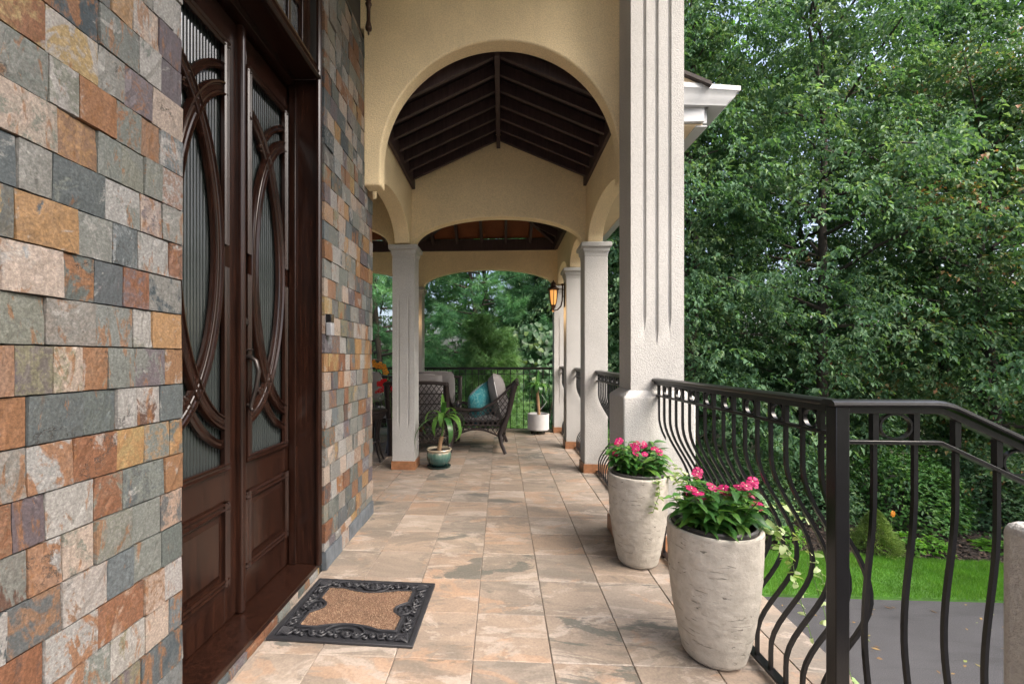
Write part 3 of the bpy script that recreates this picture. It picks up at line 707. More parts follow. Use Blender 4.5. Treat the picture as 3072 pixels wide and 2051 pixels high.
mb = MB(); mb.box(-5.2, -1.145, 3.34, 4.679, 3.2, 3.23); tag(mb.build('side_ceiling', M['sofit']), kind='structure')
# outer roof with eave, soffit and gutter
er = thing('eave_roof', 'white guttered eave corner under dark shingles beyond the big pillar', 'roof', (1.5, 2.9, 3.0)); tag(er, kind='thing')
GP = [(0, -.105), (.055, -.105), (.060, -.085), (.082, -.05), (.088, -.02), (.10, -.008), (.10, .022), (.088, .022), (.088, .0), (.0, .0)]
MB().sweep([(-.46, .10, 0), (-.10, .10, 0), (-.10, 5.2, 0)], (0, 0, 1), GP).build('gutter', M['trim'], er, smooth=30)
MB().box(-.13, -.1005, .13, 5.2, -.20, -.005).build('fascia_board', M['trim'], er, bevel=.002)
MB().box(-.46, -.131, .101, .13, -.20, -.005).build('fascia_board', M['trim'], er, bevel=.002)
MB().box(-.46, -.1315, .131, 5.2, -.212, -.201).build('soffit', M['sofit'], er)
MB().box(-.175, -.1005, .131, 5.2, -.222, -.2125).build('soffit_trim', M['trim'], er)
rs = .455
def rsl(x0, x1, y0, y1, t0, t1): # slab along the slope; local x
    return MB().add([(x0,y0,t0+rs*-x0),(x1,y0,t0+rs*-x1),(x1,y1,t0+rs*-x1),(x0,y1,t0+rs*-x0),(x0,y0,t1+rs*-x0),(x1,y0,t1+rs*-x1),(x1,y1,t1+rs*-x1),(x0,y1,t1+rs*-x0)],
                    [(0,3,2,1),(4,5,6,7),(0,1,5,4),(1,2,6,5),(2,3,7,6),(3,0,4,7)])
rsl(-.44, -.12, .02, .34, -.06, -.036).build('shingles', M['shingle'], er)
MB().prism([(-.46, .0), (-.13, .0), (-.13, -.002), (-.44, .135), (-.46, .145)], .05, .075).build('rake_board', M['sofit'], er)
rsl(-1.535, -.04, .345, 5.3, -.02, .015).build('shingles', M['shingle'], er)
MB().add([(-1.535, .345, -.02+.698), (-1.535, 5.3, .678), (-3.1, 5.3, -.03), (-3.1, .345, -.03), (-1.535, .345, .713), (-1.535, 5.3, .713), (-3.1, 5.3, 0), (-3.1, .345, 0)], [(0,1,2,3),(7,6,5,4),(0,3,7,4),(1,5,6,2),(2,6,7,3)]).build('shingles', M['shingle'], er)
po = thing('portico_shade_ceiling', 'unseen pale stucco ceiling over the entrance door, put in to shade the slate', 'ceiling', (0, 1, 4.4)); tag(po, kind='thing')  # out-of-view slab, put in so the slate is shaded from above
MB().box(-1.35, 1.25, -2.6, 2.11, .0, .15).build('ceiling_slab', M['yellow'], po)

# ------------------------------------------------------------------ railings
def belly(z, amp):
    if z < .09 or z > .84: return 0
    return amp*(.5-.5*math.cos(PI*(z-.09)/.33)) if z < .42 else amp*(.5+.5*math.cos(PI*(z-.42)/.42))
def baluster_mesh(amp, top, r=.0083, n=26, sign=1):
    pts = [(0, sign*belly(top*i/n, amp), top*i/n) for i in range(n+1)]
    return MB().tube(pts, r, 4).mesh('baluster', M['iron'], 40)
def ring_mesh(r, d=.013):
    prof = [(r-.006, -d/2), (r, -d/2), (r, d/2), (r-.006, d/2), (r-.006, -d/2)]
    me = MB(); v = []; f = []; n = 24
    for k in range(n):
        a = 2*PI*k/n
        for rr, y in prof[:4]: v.append((rr*math.cos(a), y, rr*math.sin(a)))
    for k in range(n):
        for j in range(4): f.append((k*4+j, k*4+(j+1) % 4, ((k+1) % n)*4+(j+1) % 4, ((k+1) % n)*4+j))
    return me.add(v, f).mesh('ring', M['iron'], 40)
BEL = baluster_mesh(.155, .965); STR = baluster_mesh(0, .965, .007, 1)
BELT = {}
def railing(label, P, Q, spacing, ring_every, amp=True, top=1.075, group='black iron railings of the porch', ring=.044, mid=.962):
    P = Vector((*P, 0)); Q = Vector((*Q, 0)); L = (Q-P).length; a = math.atan2(Q.y-P.y, Q.x-P.x)
    t = thing('railing', label, 'railing', P, a, group); tag(t, kind='thing')
    MB().sweep([(0, 0, top-.02), (L, 0, top-.02)], (0, 0, 1), [(-.026, 0), (-.029, .006), (-.027, .014), (-.015, .020), (.015, .020), (.027, .014), (.029, .006), (.026, 0)]).build('handrail', M['iron'], t, smooth=30)
    MB().box(.001, L-.001, -.016, .016, top-.040, top-.0205).build('under_rail', M['iron'], t, bevel=.002)
    MB().box(0, L, -.013, .013, mid, mid+.011).build('middle_rail', M['iron'], t, bevel=.002)
    MB().box(0, L, -.019, .019, .022, .032).build('bottom_rail', M['iron'], t, bevel=.002)
    n = max(1, round(L/spacing)); dx_ = L/n; bm_ = BEL if amp else STR
    up = MB().box(-.0075, .0075, -.0075, .0075, mid+.0112, top-.0402).mesh('upright', M['iron']); rm = ring_mesh(ring)
    for i in range(n):
        x = (i+.5)*dx_
        link('baluster', bm_, t, (x, 0, .024)).scale = (1, 1, (mid-.024)/.965)
        link('upright', up, t, (x, 0, 0))
        if i % ring_every == ring_every-1 and i < n-1: link('ring', rm, t, (x+dx_/2, 0, (mid+.011+top-.04)/2), None, (min(1, (dx_-.016)/2/ring) if ring_every == 2 else 1, 1, (top-.04-mid-.011)/2/ring))
    for x in (.12, L-.12):
        link('foot', MB().box(-.012, .012, -.012, .012, 0, .0215).mesh('foot', M['iron']), t, (x, 0, 0))
    return t
r1 = railing('bellied black iron railing behind the two flower planters, ending at the corner post', (.975, 2.788), (1.02, 1.395), .0825, 2)
railing('bellied black iron railing between the big fluted pillar and the plain column', (1.0, 4.578), (.985, 3.115), .0825, 2)
railing('bellied black iron railing between the plain column and the lantern column', (.985, 5.798), (.985, 4.822), .0825, 2)
railing('short bellied railing between the lantern column and the far end column', (.965, 7.018), (.970, 6.042), .0825, 2)
railing('straight black iron end railing with rings behind the wicker chairs', (-1.298, 7.25), (.843, 7.25), .1056, 3, False, 1.05, ring=.042, mid=.925)
railing('straight black iron railing at the far end, seen left of the fluted column', (-3.10, 7.25), (-1.542, 7.25), .1056, 3, False, 1.05, ring=.042, mid=.925)
sr = thing('stair_railing', 'black iron stair handrail bending down to the right from the corner post', 'railing', (1.02, 1.37, 0)); tag(sr, kind='thing')
MB().box(-.0205, .0205, -.0205, .0205, 0, 1.054).build('corner_post', M['iron'], sr, bevel=.003)
SLP = -.485; XK = .30
def zt(x, z0): return z0 + (SLP*(x-XK) if x > XK else 0)
hp_ = [(-.03, 0, 1.055)] + [(XK-.03, 0, 1.055), (XK-.01, 0, 1.053), (XK+.02, 0, 1.045), (XK+.05, 0, 1.055+SLP*.05)] + [(2.2, 0, 1.055+SLP*(2.2-XK))]
PRO = [(-.026, 0), (-.029, .006), (-.027, .014), (-.015, .020), (.015, .020), (.027, .014), (.029, .006), (.026, 0)]
v = []; f = []; m = len(PRO)
for p in hp_:
    for a, h in PRO: v.append((p[0], p[1]+a, p[2]+h))
for i in range(len(hp_)-1):
    for k in range(m): f.append((i*m+k, i*m+(k+1) % m, (i+1)*m+(k+1) % m, (i+1)*m+k))
f.append(tuple(range(m-1, -1, -1))); f.append(tuple((len(hp_)-1)*m+k for k in range(m)))
MB().add(v, f).build('handrail', M['iron'], sr, smooth=30)
def flatbar(z0, hh, ww, name):
    pts = [(.0227, z0), (XK-.01, z0), (2.2, zt(2.2, z0))]; v = []; f = []
    for x, z in pts:
        for j, kz in ((-1, 0), (1, 0), (1, 1), (-1, 1)): v.append((x, j*ww/2, z+kz*hh))
    for i in range(2):
        for k in range(4): f.append((i*4+k, i*4+(k+1) % 4, i*4+4+(k+1) % 4, i*4+4+k))
    f += [(3,2,1,0), (8,9,10,11)]
    MB().add(v, f).build(name, M['iron'], sr, bevel=.002)
flatbar(1.034, .0205, .03, 'under_rail'); flatbar(.941, .012, .028, 'middle_rail')
xb = .105
RMs = ring_mesh(.046)
k = 0
while xb < 2.1:
    zz1 = zt(xb, .942); zb_ = -.17*max(0, math.floor((xb-.1)/.29)) - .1; hh = zz1-zb_
    pts = [(0, belly((i/22)*.97, .034), zb_+hh*i/22) for i in range(23)]
    MB().tube(pts, .0085, 4).build('baluster', M['iron'], sr, smooth=40, loc=(xb, 0, 0))
    MB().box(-.0085, .0085, -.0085, .0085, zz1+.010, zz1+.0915).build('upright', M['iron'], sr, loc=(xb, 0, 0))
    if k % 3 == 0: link('ring', RMs, sr, (xb+.061, 0, zt(xb+.061, .953)+.041), None, (1.06, 1, .87))
    xb += .1175; k += 1

# ------------------------------------------------------------------ lanterns
t = NT('amber_lantern_glass'); t.fin((.75, .42, .14), .35, None, .5); t.b.inputs['Emission Color'].default_value = (1, .42, .10, 1); t.b.inputs['Emission Strength'].default_value = .22; M['amber'] = t.m
t = NT('lit_bulb'); t.fin((1, .8, .5), .5); t.b.inputs['Emission Color'].default_value = (1, .72, .36, 1); t.b.inputs['Emission Strength'].default_value = 6; M['bulb'] = t.m
def lantern(label, loc, rz, power=1.0):
    """arm reaches along local -x from the mounting face at x=0"""
    L = thing('lantern', label, 'lantern', loc, rz, 'bronze wall lanterns on the columns'); tag(L, kind='thing')
    c = (-.155, 0)
    pl = [(0, -.15), (.022, -.15), (.026, -.05), (.040, 0), (.026, .05), (.030, .10), (.012, .17), (0, .19)]
    poly = [(y, z) for y, z in pl] + [(-y, z) for y, z in reversed(pl[1:-1])]
    MB().prism(poly, -.014, 0, 'x').build('back_plate', M['bronze'], L, bevel=.003)
    a = MB(); a.tube([(-.032, 0, .15), (-.034, 0, .04), (-.036, 0, -.06), (-.055, 0, -.14), (-.10, 0, -.185), (-.148, 0, -.197)], [.010, .009, .009, .010, .009, .008], 8)
    a.lathe([(0, .135), (.018, .145), (.020, .155), (.014, .168), (0, .172)], (-.032, 0, 0), 12); a.tube([(-.014, 0, .085), (-.034, 0, .085)], .006, 6); a.tube([(-.014, 0, -.005), (-.036, 0, -.005)], .006, 6)
    a.build('arm', M['bronze'], L, smooth=50)
    MB().lathe([(0, .218), (.010, .212), (.008, .200), (.016, .196), (.032, .178), (.036, .168), (.030, .158), (.033, .140), (.050, .118), (.076, .104), (.080, .092), (.072, .080), (.060, .078), (0, .078)], (c[0], 0, 0), 20).build('cap', M['bronze'], L, smooth=50)
    MB().lathe([(.046, .0775), (.047, .04), (.045, -.02), (.038, -.08), (.026, -.118)], (c[0], 0, 0), 20).build('lamp_glass', M['amber'], L, smooth=60)
    b = MB()
    for k in range(6):
        q = PI/6+k*PI/3; pts = []
        for r_, z in ((.062, .078), (.059, .03), (.054, -.03), (.044, -.09), (.028, -.135)): pts.append((c[0]+r_*math.cos(q), r_*math.sin(q), z))
        b.tube(pts, .0055, 5)
    b.lathe([(.026, -.118), (.034, -.126), (.030, -.150), (.018, -.168), (.016, -.185), (.020, -.192), (.014, -.206), (0, -.214)], (c[0], 0, 0), 16)
    b.build('cage', M['bronze'], L, smooth=50)
    bl = MB().lathe([(0, -.03), (.010, -.022), (.013, -.008), (.010, .004), (.006, .03), (0, .032)], (c[0], 0, 0), 12).build('bulb', M['bulb'], L, smooth=60)
    ld = bpy.data.lights.new('lantern_light', 'POINT'); ld.energy = power; ld.color = (1, .60, .26); ld.shadow_soft_size = .05
    lo = bpy.data.objects.new('lantern_light', ld); COL.objects.link(lo); lo.parent = L; lo.location = (c[0]-.02, 0, -.25)
    return L
lantern('lit bronze lantern with amber glass on the white column right of the walkway', (.855, 5.92, 2.04), 0)
lantern('lit bronze lantern half hidden behind the left middle column, the higher one', (-1.06, 4.862, 2.06), R(-90), .6)
lantern('lit bronze lantern peeking out by the far left column, the lower one', (-1.42, 7.018, 2.03), R(90), .6)
lantern('lit bronze lantern on the left arch column hidden beyond the slate corner', (-2.90, 4.862, 2.04), R(-90), 1.3)
sc_ = thing('wall_lantern', 'turned bronze bracket of a wall lantern high on the slate wall', 'lantern', (-.985, 2.62, 3.53)); tag(sc_, kind='thing')
MB().lathe([(0, 0), (.050, 0), (.050, .008), (.036, .014), (.022, .03), (0, .034)], n=20).build('back_plate', M['bronze'], sc_, smooth=50, rot=(0, R(90), 0))
MB().tube([(.02, 0, 0), (.05, .03, -.012), (.085, .10, -.018), (.12, .16, .0)], [.018, .014, .012, .014], 10).build('arm', M['bronze'], sc_, smooth=50)
MB().lathe([(0, -.235), (.006, -.225), (.007, -.205), (.019, -.198), (.022, -.185), (.020, -.17), (.013, -.14), (.0125, -.06), (.016, -.045), (.022, -.03), (.014, -.015), (.016, .0), (.03, .03), (.042, .05), (.02, .06), (0, .06)], (.12, .16, 0), 18).build('turned_stem', M['bronze'], sc_, smooth=50)
MB().lathe([(.03, .06), (.06, .20), (.062, .26)], (.12, .16, 0), 18).build('lamp_glass', M['pane'], sc_, smooth=50)
MB().lathe([(.07, .26), (.05, .30), (.015, .36), (0, .39)], (.12, .16, 0), 18).build('cap', M['bronze'], sc_, smooth=50)
db = thing('door_bell', 'small black and silver video doorbell on the slate edge by the door frame', 'doorbell', (-.985, 2.425, 1.39)); tag(db, kind='thing')
MB().box(-.012, -.007, -.0235, .0235, -.062, .062).build('back_plate', M['blackplastic'], db, bevel=.003)
MB().box(-.0065, .0235, -.0232, .0232, .012, .060).build('camera_face', M['blackplastic'], db, bevel=.003)
MB().box(-.0065, .024, -.0238, .0238, -.061, .0115).build('silver_face', M['silver'], db, bevel=.003)
MB().lathe([(0, .0225), (.008, .0225), (.009, .0235), (0, .0240)], n=16).build('button', M['silver'], db, rot=(0, R(90), 0), loc=(0, 0, -.02))

# ------------------------------------------------------------------ door mat
mat_ = thing('door_mat', 'doormat with brown coir centre and black rubber scroll border', 'doormat', (-.676, 2.035, .001), R(-2.0)); tag(mat_, kind='thing')
MW, MD = .318, .252
def ring_prism(mb, o, i, z0, z1):
    v = []; f = []
    for (a, b), z in (((o), z0), ((o), z1), ((i), z1), ((i), z0)):
        for sx, sy in ((-1,-1),(1,-1),(1,1),(-1,1)): v.append((sx*a, sy*b, z))
    for r_ in range(4):
        for k in range(4): f.append((r_*4+k, r_*4+(k+1) % 4, ((r_+1) % 4)*4+(k+1) % 4, ((r_+1) % 4)*4+k))
    return mb.add(v, f)
ring_prism(MB(), (MW, MD), (MW-.022, MD-.022), 0, .012).build('outer_rim', M['rubber'], mat_, bevel=.003)
ol = []
IX, IY = .222, .163
def bump_edge(a, b, nvec, r, n=14, wide=.5):
    pts = []
    for i in range(n+1):
        t_ = i/n; p = Vector(a).lerp(Vector(b), t_); q = (t_-.5)/wide*2
        d = r*max(0, math.cos(q*PI/2))**.8 if abs(q) < 1 else 0
        pts.append(p + Vector(nvec)*d)
    return pts[:-1]
ol += bump_edge((-IX, -IY), (IX, -IY), (0, 1), .030, 22, .62); ol += bump_edge((IX, -IY), (IX, IY), (-1, 0), .052, 22, .34)
ol += bump_edge((IX, IY), (-IX, IY), (0, -1), .030, 22, .62); ol += bump_edge((-IX, IY), (-IX, -IY), (1, 0), .052, 22, .34)
MB().prism([(p.x, p.y) for p in ol], 0, .0125, 'z').build('coir_pad', M['coir'], mat_)
MB().sweep([(p.x, p.y, 0) for p in ol], (0, 0, 1), [(-.007, 0), (-.006, .015), (0, .018), (.006, .015), (.007, 0)], closed=True).build('inner_rim', M['rubber'], mat_, smooth=50)
ring_prism(MB(), (MW-.01, MD-.01), (IX-.05, IY-.03), .0005, .004).build('border_base', M['rubber'], mat_)
# coir fibres
N = 16000; fx = rng.uniform(-IX, IX, N); fy = rng.uniform(-IY, IY, N)
def inside(x, y):
    c = False; j = len(ol)-1
    for i in range(len(ol)):
        if (ol[i].y > y) != (ol[j].y > y) and x < (ol[j].x-ol[i].x)*(y-ol[i].y)/(ol[j].y-ol[i].y)+ol[i].x: c = not c
        j = i
    return c
keep = np.array([inside(a, b) for a, b in zip(fx, fy)]); fx, fy = fx[keep], fy[keep]; N = len(fx)
a_ = rng.uniform(0, 2*PI, N); l_ = rng.uniform(.003, .008, N); h_ = rng.uniform(.003, .006, N)
c = np.stack([fx, fy, np.full(N, .012)], 1); W = np.stack([-np.sin(a_), np.cos(a_), 0*a_], 1)*.0011; T = c + np.stack([np.cos(a_)*l_, np.sin(a_)*l_, h_], 1)
t = NT('coir_fibre_tips'); q = t.new('ShaderNodeAttribute', attribute_name='tint'); t.fin(t.ramp(q.outputs['Fac'], [(0, (.06, .03, .018)), (.6, (.20, .125, .08)), (1, (.38, .27, .18))]), .9)
tag(link('coir_fibres', np_mesh('coir_fibres', np.stack([c-W, c+W, T], 1).reshape(-1, 3), np.arange(3*N).reshape(-1, 3), t.m, np.repeat(rng.random(N), 3)), mat_), kind='stuff')
def scroll_mesh(s=1):
    m_ = MB()
    pts = []
    for i in range(22):
        q = i/21; a = q*2.6*PI; r_ = .019*(1-q*.72); pts.append((.020+r_*math.cos(PI+a)*1, s*(.000+r_*math.sin(PI+a)), .010+.003*q))
    m_.tube(list(reversed(pts)) + [(-.012, s*.019, .010), (-.034, s*.012, .011)], .0052, 6)
    pts = []
    for i in range(16):
        q = i/15; a = q*2.2*PI; r_ = .012*(1-q*.7); pts.append((-.026+r_*math.cos(a), s*(-.012+r_*math.sin(a)), .0095))
    m_.tube(pts, .0042, 6)
    m_.lathe([(0, .002), (.006, .006), (.004, .014), (0, .016)], (.021, 0, 0), 8)
    return m_.mesh('scroll', M['rubber'], 60)
S1, S2 = scroll_mesh(1), scroll_mesh(-1)
bw = (MW-.022+IX+.007)/2; bh = (MD-.022+IY+.007)/2
for s in (1, -1):
    for k in range(7):
        x = -.228+.076*k
        link('scroll', S1 if k % 2 else S2, mat_, (x, s*bh, 0), (0, 0, 0 if k < 4 else PI))
    for k in range(6):
        y = -.165+.066*k
        link('scroll', S1 if k % 2 else S2, mat_, (s*bw, y, 0), (0, 0, PI/2 if k < 3 else -PI/2))
    mdl = MB()
    for q in range(5): mdl.lathe([(0, .016), (.010, .012), (.012, .004)], (s*(IX-.012)+.018*math.cos(q*2*PI/5), .018*math.sin(q*2*PI/5), 0), 8)
    ring_ = [(s*(IX-.006)+.040*math.cos(2*PI*q/24), .040*math.sin(2*PI*q/24), .011) for q in range(25)]; mdl.tube(ring_, .0055, 6)
    mdl.build('medallion', M['rubber'], mat_, smooth=50)
    mdl = MB()
    for r_ in (.030, .058):
        mdl.tube([(r_*1.5*math.cos(PI*q/12), s*(bh-.012)-s*r_*.95*math.sin(PI*q/12), .012) for q in range(13)], .005, 6)
    mdl.lathe([(0, .018), (.014, .014), (.017, .004)], (0, s*(bh-.006), 0), 10); mdl.build('medallion', M['rubber'], mat_, smooth=50)
    for s2 in (1, -1):
        sh = MB()
        for q in range(5): sh.tube([(s*(MW-.030), s2*(MD-.030), .006), (s*(MW-.048-.010*math.cos(q)), s2*(MD-.034-.009*q), .016), (s*(MW-.082), s2*(MD-.032-.0105*q), .010)], [.004, .0065, .005], 6)
        sh.build('corner_shell', M['rubber'], mat_, smooth=50)

# ------------------------------------------------------------------ leaves and flowers used on the porch
def leaf_mesh(name, mat, L=1, W=.45, bend=.25, fold=.12, tip=1.0, n=6, heart=False):
    v = []; f = []
    for i in range(n+1):
        t_ = i/n; w = W/2*(math.sin(PI*min(1, t_**.75*.97+.02))**.85 if not heart else (1.0*(1-t_)**.6*(.75+.9*t_)))
        if i == n: w = .004
        y = L*t_; z = -bend*L*t_*t_
        v += [(-w, y, z+fold*w*2), (0, y, z), (w, y, z+fold*w*2)]
    for i in range(n):
        for k in (0, 1): f.append((i*3+k, i*3+k+1, (i+1)*3+k+1, (i+1)*3+k))
    return MB().add(v, f).mesh(name, mat, 80)
def orient(o, pos, d, up=(0,0,1), roll=0, s=1):
    d = Vector(d).normalized(); u = Vector(up); x = d.cross(u)
    x = x.normalized() if x.length > 1e-4 else Vector((1,0,0)); z = x.cross(d)
    m = Matrix((x, d, z)).transposed().to_4x4(); m = Matrix.Translation(Vector(pos)) @ m @ Matrix.Rotation(roll, 4, 'Y') @ Matrix.Scale(s, 4)
    o.matrix_local = m
def flower_mesh(name, mat, petals=5, L=.5, W=.46, eye=True):
    mb = MB()
    for k in range(petals):
        a = 2*PI*k/petals; ca_, sa = math.cos(a), math.sin(a)
        pts = [(0, .03, 0), (-W*.22, L*.35, .03), (-W*.52, L*.8, .02), (-W*.3, L*1.0, -.03), (0, L*.97, -.015), (W*.3, L*1.0, -.03), (W*.52, L*.8, .02), (W*.22, L*.35, .03)]
        mb.add([(x*ca_-y*sa, x*sa+y*ca_, z+.004*(k % 2)) for x, y, z in pts], [(0,1,2,3,4,5,6,7)])
    if eye:
        mb.cur = 1; mb.lathe([(.055, .035), (.03, .05), (0, .052)], n=8)
        return mb.mesh(name, [mat, M['paleeye']])
    return mb.mesh(name, mat)
VL = [leaf_mesh('leaf', M['vincaleaf'], 1, .42, b, .14) for b in (.15, .35, .55)]
TL = [leaf_mesh('leaf', M['varleaf'], 1, .78, b, .10, heart=True) for b in (.15, .4)]
PF = flower_mesh('flower', M['pink'])
stemmat = m_plain('green_stem', (.08, .16, .035), .5)
# planters -----------------------------------------------------------------
def m_planter():
    t = NT('weathered_white_planter'); co = t.objco(); st = t.objco((7, 7, 60))
    n1 = t.noise(st, 1.6, 6, .62, .35); n2 = t.noise(co, 26, 6, .65); n3 = t.noise(t.objco((16, 16, 48)), 1.5, 4, .55, .4)
    c = t.ramp(n2.outputs[0], [(.3, (.37, .345, .30)), (.7, (.49, .46, .41))])
    crack = t.ramp(n1.outputs[0], [(.61, 1.0), (.66, .62)]); c = t.mix(1, c, crack, 'MULTIPLY')
    pit = t.ramp(n3.outputs[0], [(.66, 1.0), (.70, .42)]); c = t.mix(1, c, pit, 'MULTIPLY')
    h = t.mix(1, crack, pit, 'MULTIPLY'); nb = t.bump(h, .6, .006); nb = t.bump(n2.outputs[0], .5, .010, nb)
    return t.fin(c, .75, nb, .3)
M['planter'] = m_planter()
def planter(label, loc, Rt, Rb, H, seed):
    p = thing('planter', label, 'planter', loc, 0, 'tall white planters'); tag(p, kind='thing')
    prof = []; nz = 54
    for i in range(nz+1):
        t_ = i/nz; r_ = Rb+(Rt-Rb)*(1-(1-t_)**2.3)*.98+.02*(Rt-Rb)*t_
        if t_ < .04: r_ -= .012*(1-t_/.04)**2
        prof.append((r_, H*t_))
    def fn(r_, z, a):
        s_ = mnoise.noise((math.cos(a)*2.2, math.sin(a)*2.2, z*60+seed))*.0016 + mnoise.noise((math.cos(a)*6, math.sin(a)*6, z*22+seed))*.0014
        return r_ + s_
    m_ = MB().lathe(prof + [(Rt-.006, H+.004), (Rt-.016, H), (Rt-.02, H-.05), (0.001, H-.06)], n=84, fn=lambda r_, z, a: fn(r_, z, a) if r_ > Rb-.02 and z < H-.005 else r_)
    m_.build('pot_body', M['planter'], p, smooth=60)
    MB().lathe([(Rt-.022, H-.03), (Rt-.018, H+.012), (Rt-.024, H+.018), (Rt-.032, H+.012), (Rt-.04, H-.03)], n=48).build('inner_liner', M['liner'], p, smooth=50)
    MB().lathe([(Rt-.041, H-.022), (Rt*.4, H-.010), (0, H-.006)], n=36, fn=lambda r_, z, a: r_).build('soil', M['soil'], p, smooth=60)
    return p
planter('white planter nearest the camera, pitted finish, in front of the bellied railing', (.862, 1.81, 0), .175, .114, .524, 3)
planter('white planter standing against the pillar pedestal, behind the nearer one', (.802, 2.60, 0), .168, .108, .522, 9)
def vinca(label, c, Rr, h, nst, seed, tips):
    rd = random.Random(seed)
    p = thing('vinca_plant', label, 'flowering plant', c, 0, 'pink flowers in the tall planters'); tag(p, kind='thing')
    for k in range(nst):
        a = rd.uniform(0, 2*PI); r_ = Rr*math.sqrt(rd.random())*.75; b = Vector((r_*math.cos(a), r_*math.sin(a), -.02))
        lean = rd.uniform(.15, .75); hh = h*rd.uniform(.55, 1.05)*(1-.35*r_/Rr); out = Vector((math.cos(a), math.sin(a), 0))*hh*lean*.6
        pts = [b + out*(t_**1.4) + Vector((0, 0, hh*t_*(1-.12*t_))) for t_ in (0, .25, .5, .75, 1)]
        MB().tube(pts, [.0035, .003, .003, .0025, .002], 5).build('stem', stemmat, p)
        nl = 4 + int(hh/.045)
        for q in range(nl):
            t_ = .32+.68*q/(nl-1); i = min(3, int(t_*4)); pt = pts[i].lerp(pts[i+1], t_*4-i)
            for s_ in (0, PI):
                aa = q*1.6+s_+k; d = Vector((math.cos(aa), math.sin(aa), max(.12, rd.uniform(.05, .55)-.2*(1-t_)) if t_ < .6 else rd.uniform(-.05, .5)))
                o = link('leaf', rd.choice(VL), p); orient(o, pt, d, roll=rd.uniform(-.4, .4), s=rd.uniform(.055, .098)*(1-.2*t_))
        if k in tips or rd.random() < .26:
            for e in range(rd.choice((1, 1, 2))):
                o = link('flower', PF, p); orient(o, pts[-1]+Vector((rd.uniform(-.015, .015), rd.uniform(-.015, .015), .014+.012*e)), Vector((rd.uniform(-.4, .4), rd.uniform(.2, .9), rd.uniform(.0, .55))), up=(rd.uniform(-.5, .5), -1, .9), s=rd.uniform(.038, .050))
vinca('magenta flowered bedding plant growing in the planter nearest the camera', (.862, 1.81, .517), .160, .260, 30, 5, (0, 3, 6, 9, 12))
vinca('magenta flowered bedding plant growing in the planter against the pedestal', (.802, 2.60, .515), .142, .255, 25, 8, (1, 4, 7, 10))
def trailing(label, c, strands, seed):
    rd = random.Random(seed)
    p = thing('trailing_vine', label, 'vine', c, 0, 'variegated vines trailing over the planters'); tag(p, kind='thing')
    for pts in strands:
        pts = [Vector(q) for q in pts]; fine = []
        for i in range(len(pts)-1):
            for q in range(4): fine.append(pts[i].lerp(pts[i+1], q/4)+Vector((rd.uniform(-.006,.006),)*3))
        fine.append(pts[-1]); MB().tube(fine, .0016, 4).build('stem', stemmat, p)
        for i, pt in enumerate(fine[1:]):
            for s_ in (1, -1):
                if rd.random() < .82:
                    o = link('leaf', rd.choice(TL), p); a = rd.uniform(0, 2*PI); orient(o, pt, (math.cos(a), math.sin(a), rd.uniform(-.5, .4)), roll=rd.uniform(-.8, .8), s=rd.uniform(.020, .036))
trailing('variegated vine trailing from the nearest planter through the railing bars', (.862, 1.81, .522), [
    [(.12, -.02, 0), (.18, -.04, .03), (.26, -.08, .0), (.31, -.12, -.06), (.33, -.14, -.16)],
    [(.10, .04, 0), (.17, .02, .02), (.24, 0, -.03), (.28, -.03, -.12), (.30, -.05, -.25), (.33, -.08, -.40)],
    [(.13, -.06, 0), (.19, -.08, .0), (.225, -.10, -.05), (.24, -.12, -.13)],
    [(.13, .0, .01), (.22, .05, .07), (.30, .03, .08), (.37, .0, .03)],
    [(.30, -.10, -.10), (.33, -.16, -.28), (.36, -.22, -.42), (.38, -.25, -.50)]], 2)
trailing('variegated vine spilling over the right rim of the planter by the pedestal', (.802, 2.60, .518), [
    [(.08, -.06, 0), (.15, -.10, .02), (.185, -.13, -.03), (.19, -.14, -.10)], [(.10, -.02, 0), (.17, -.03, .03), (.23, -.07, .01), (.25, -.10, -.05)],
    [(.08, .0, .0), (.15, .02, .05), (.22, .0, .05), (.26, -.04, .01)], [(.05, -.12, 0), (.06, -.175, .0), (.055, -.19, -.06), (.02, -.195, -.16)],
    [(.11, -.08, 0), (.17, -.12, .03), (.22, -.16, .0), (.23, -.2, -.07)]], 4)

# strap-leaved plants ------------------------------------------------------
def strap(mat, L, W, up, droop, n=10, curl=0):
    v = []; f = []; y = 0; z = 0; a = up; ds = L/n
    for i in range(n+1):
        t_ = i/n; w = W/2*min(1, .35+2.2*t_)*(1-t_**3)**.7 if i < n else .001
        v += [(-w, y, z+.25*w), (curl*t_*t_*L, y, z), (w, y, z+.25*w)]
        y += ds*math.cos(a); z += ds*math.sin(a); a -= droop/n*(1+.8*t_)
    for i in range(n):
        for k in (0, 1): f.append((i*3+k, i*3+k+1, (i+1)*3+k+1, (i+1)*3+k))
    return MB().add(v, f).mesh('leaf', mat, 70)
def rosette(parent, c, specs, mat):
    for (az_, L, W, up, droop) in specs:
        o = link('leaf', strap(mat, L, W, R(up), R(droop)), parent, c, (0, 0, R(az_)-PI/2))
t = NT('teal_glazed_ceramic'); co = t.objco(); sx = t.new('ShaderNodeSeparateXYZ'); t.con(t.objco((1, 1, 4.6)), sx.inputs[0]); nz_ = t.noise(t.objco((30, 30, 8)), 1.5, 4)
ad = t.new('ShaderNodeMath', operation='MULTIPLY_ADD'); t.con(nz_.outputs[0], ad.inputs[0]); ad.inputs[1].default_value = .28; t.con(sx.outputs[2], ad.inputs[2])
M['glaze'] = t.fin(t.ramp(ad.outputs[0], [(.25, (.016, .04, .036)), (.62, (.028, .085, .075)), (.85, (.10, .18, .14)), (.97, (.42, .36, .26))]), .16, None, .6, Coat_Weight=.4)
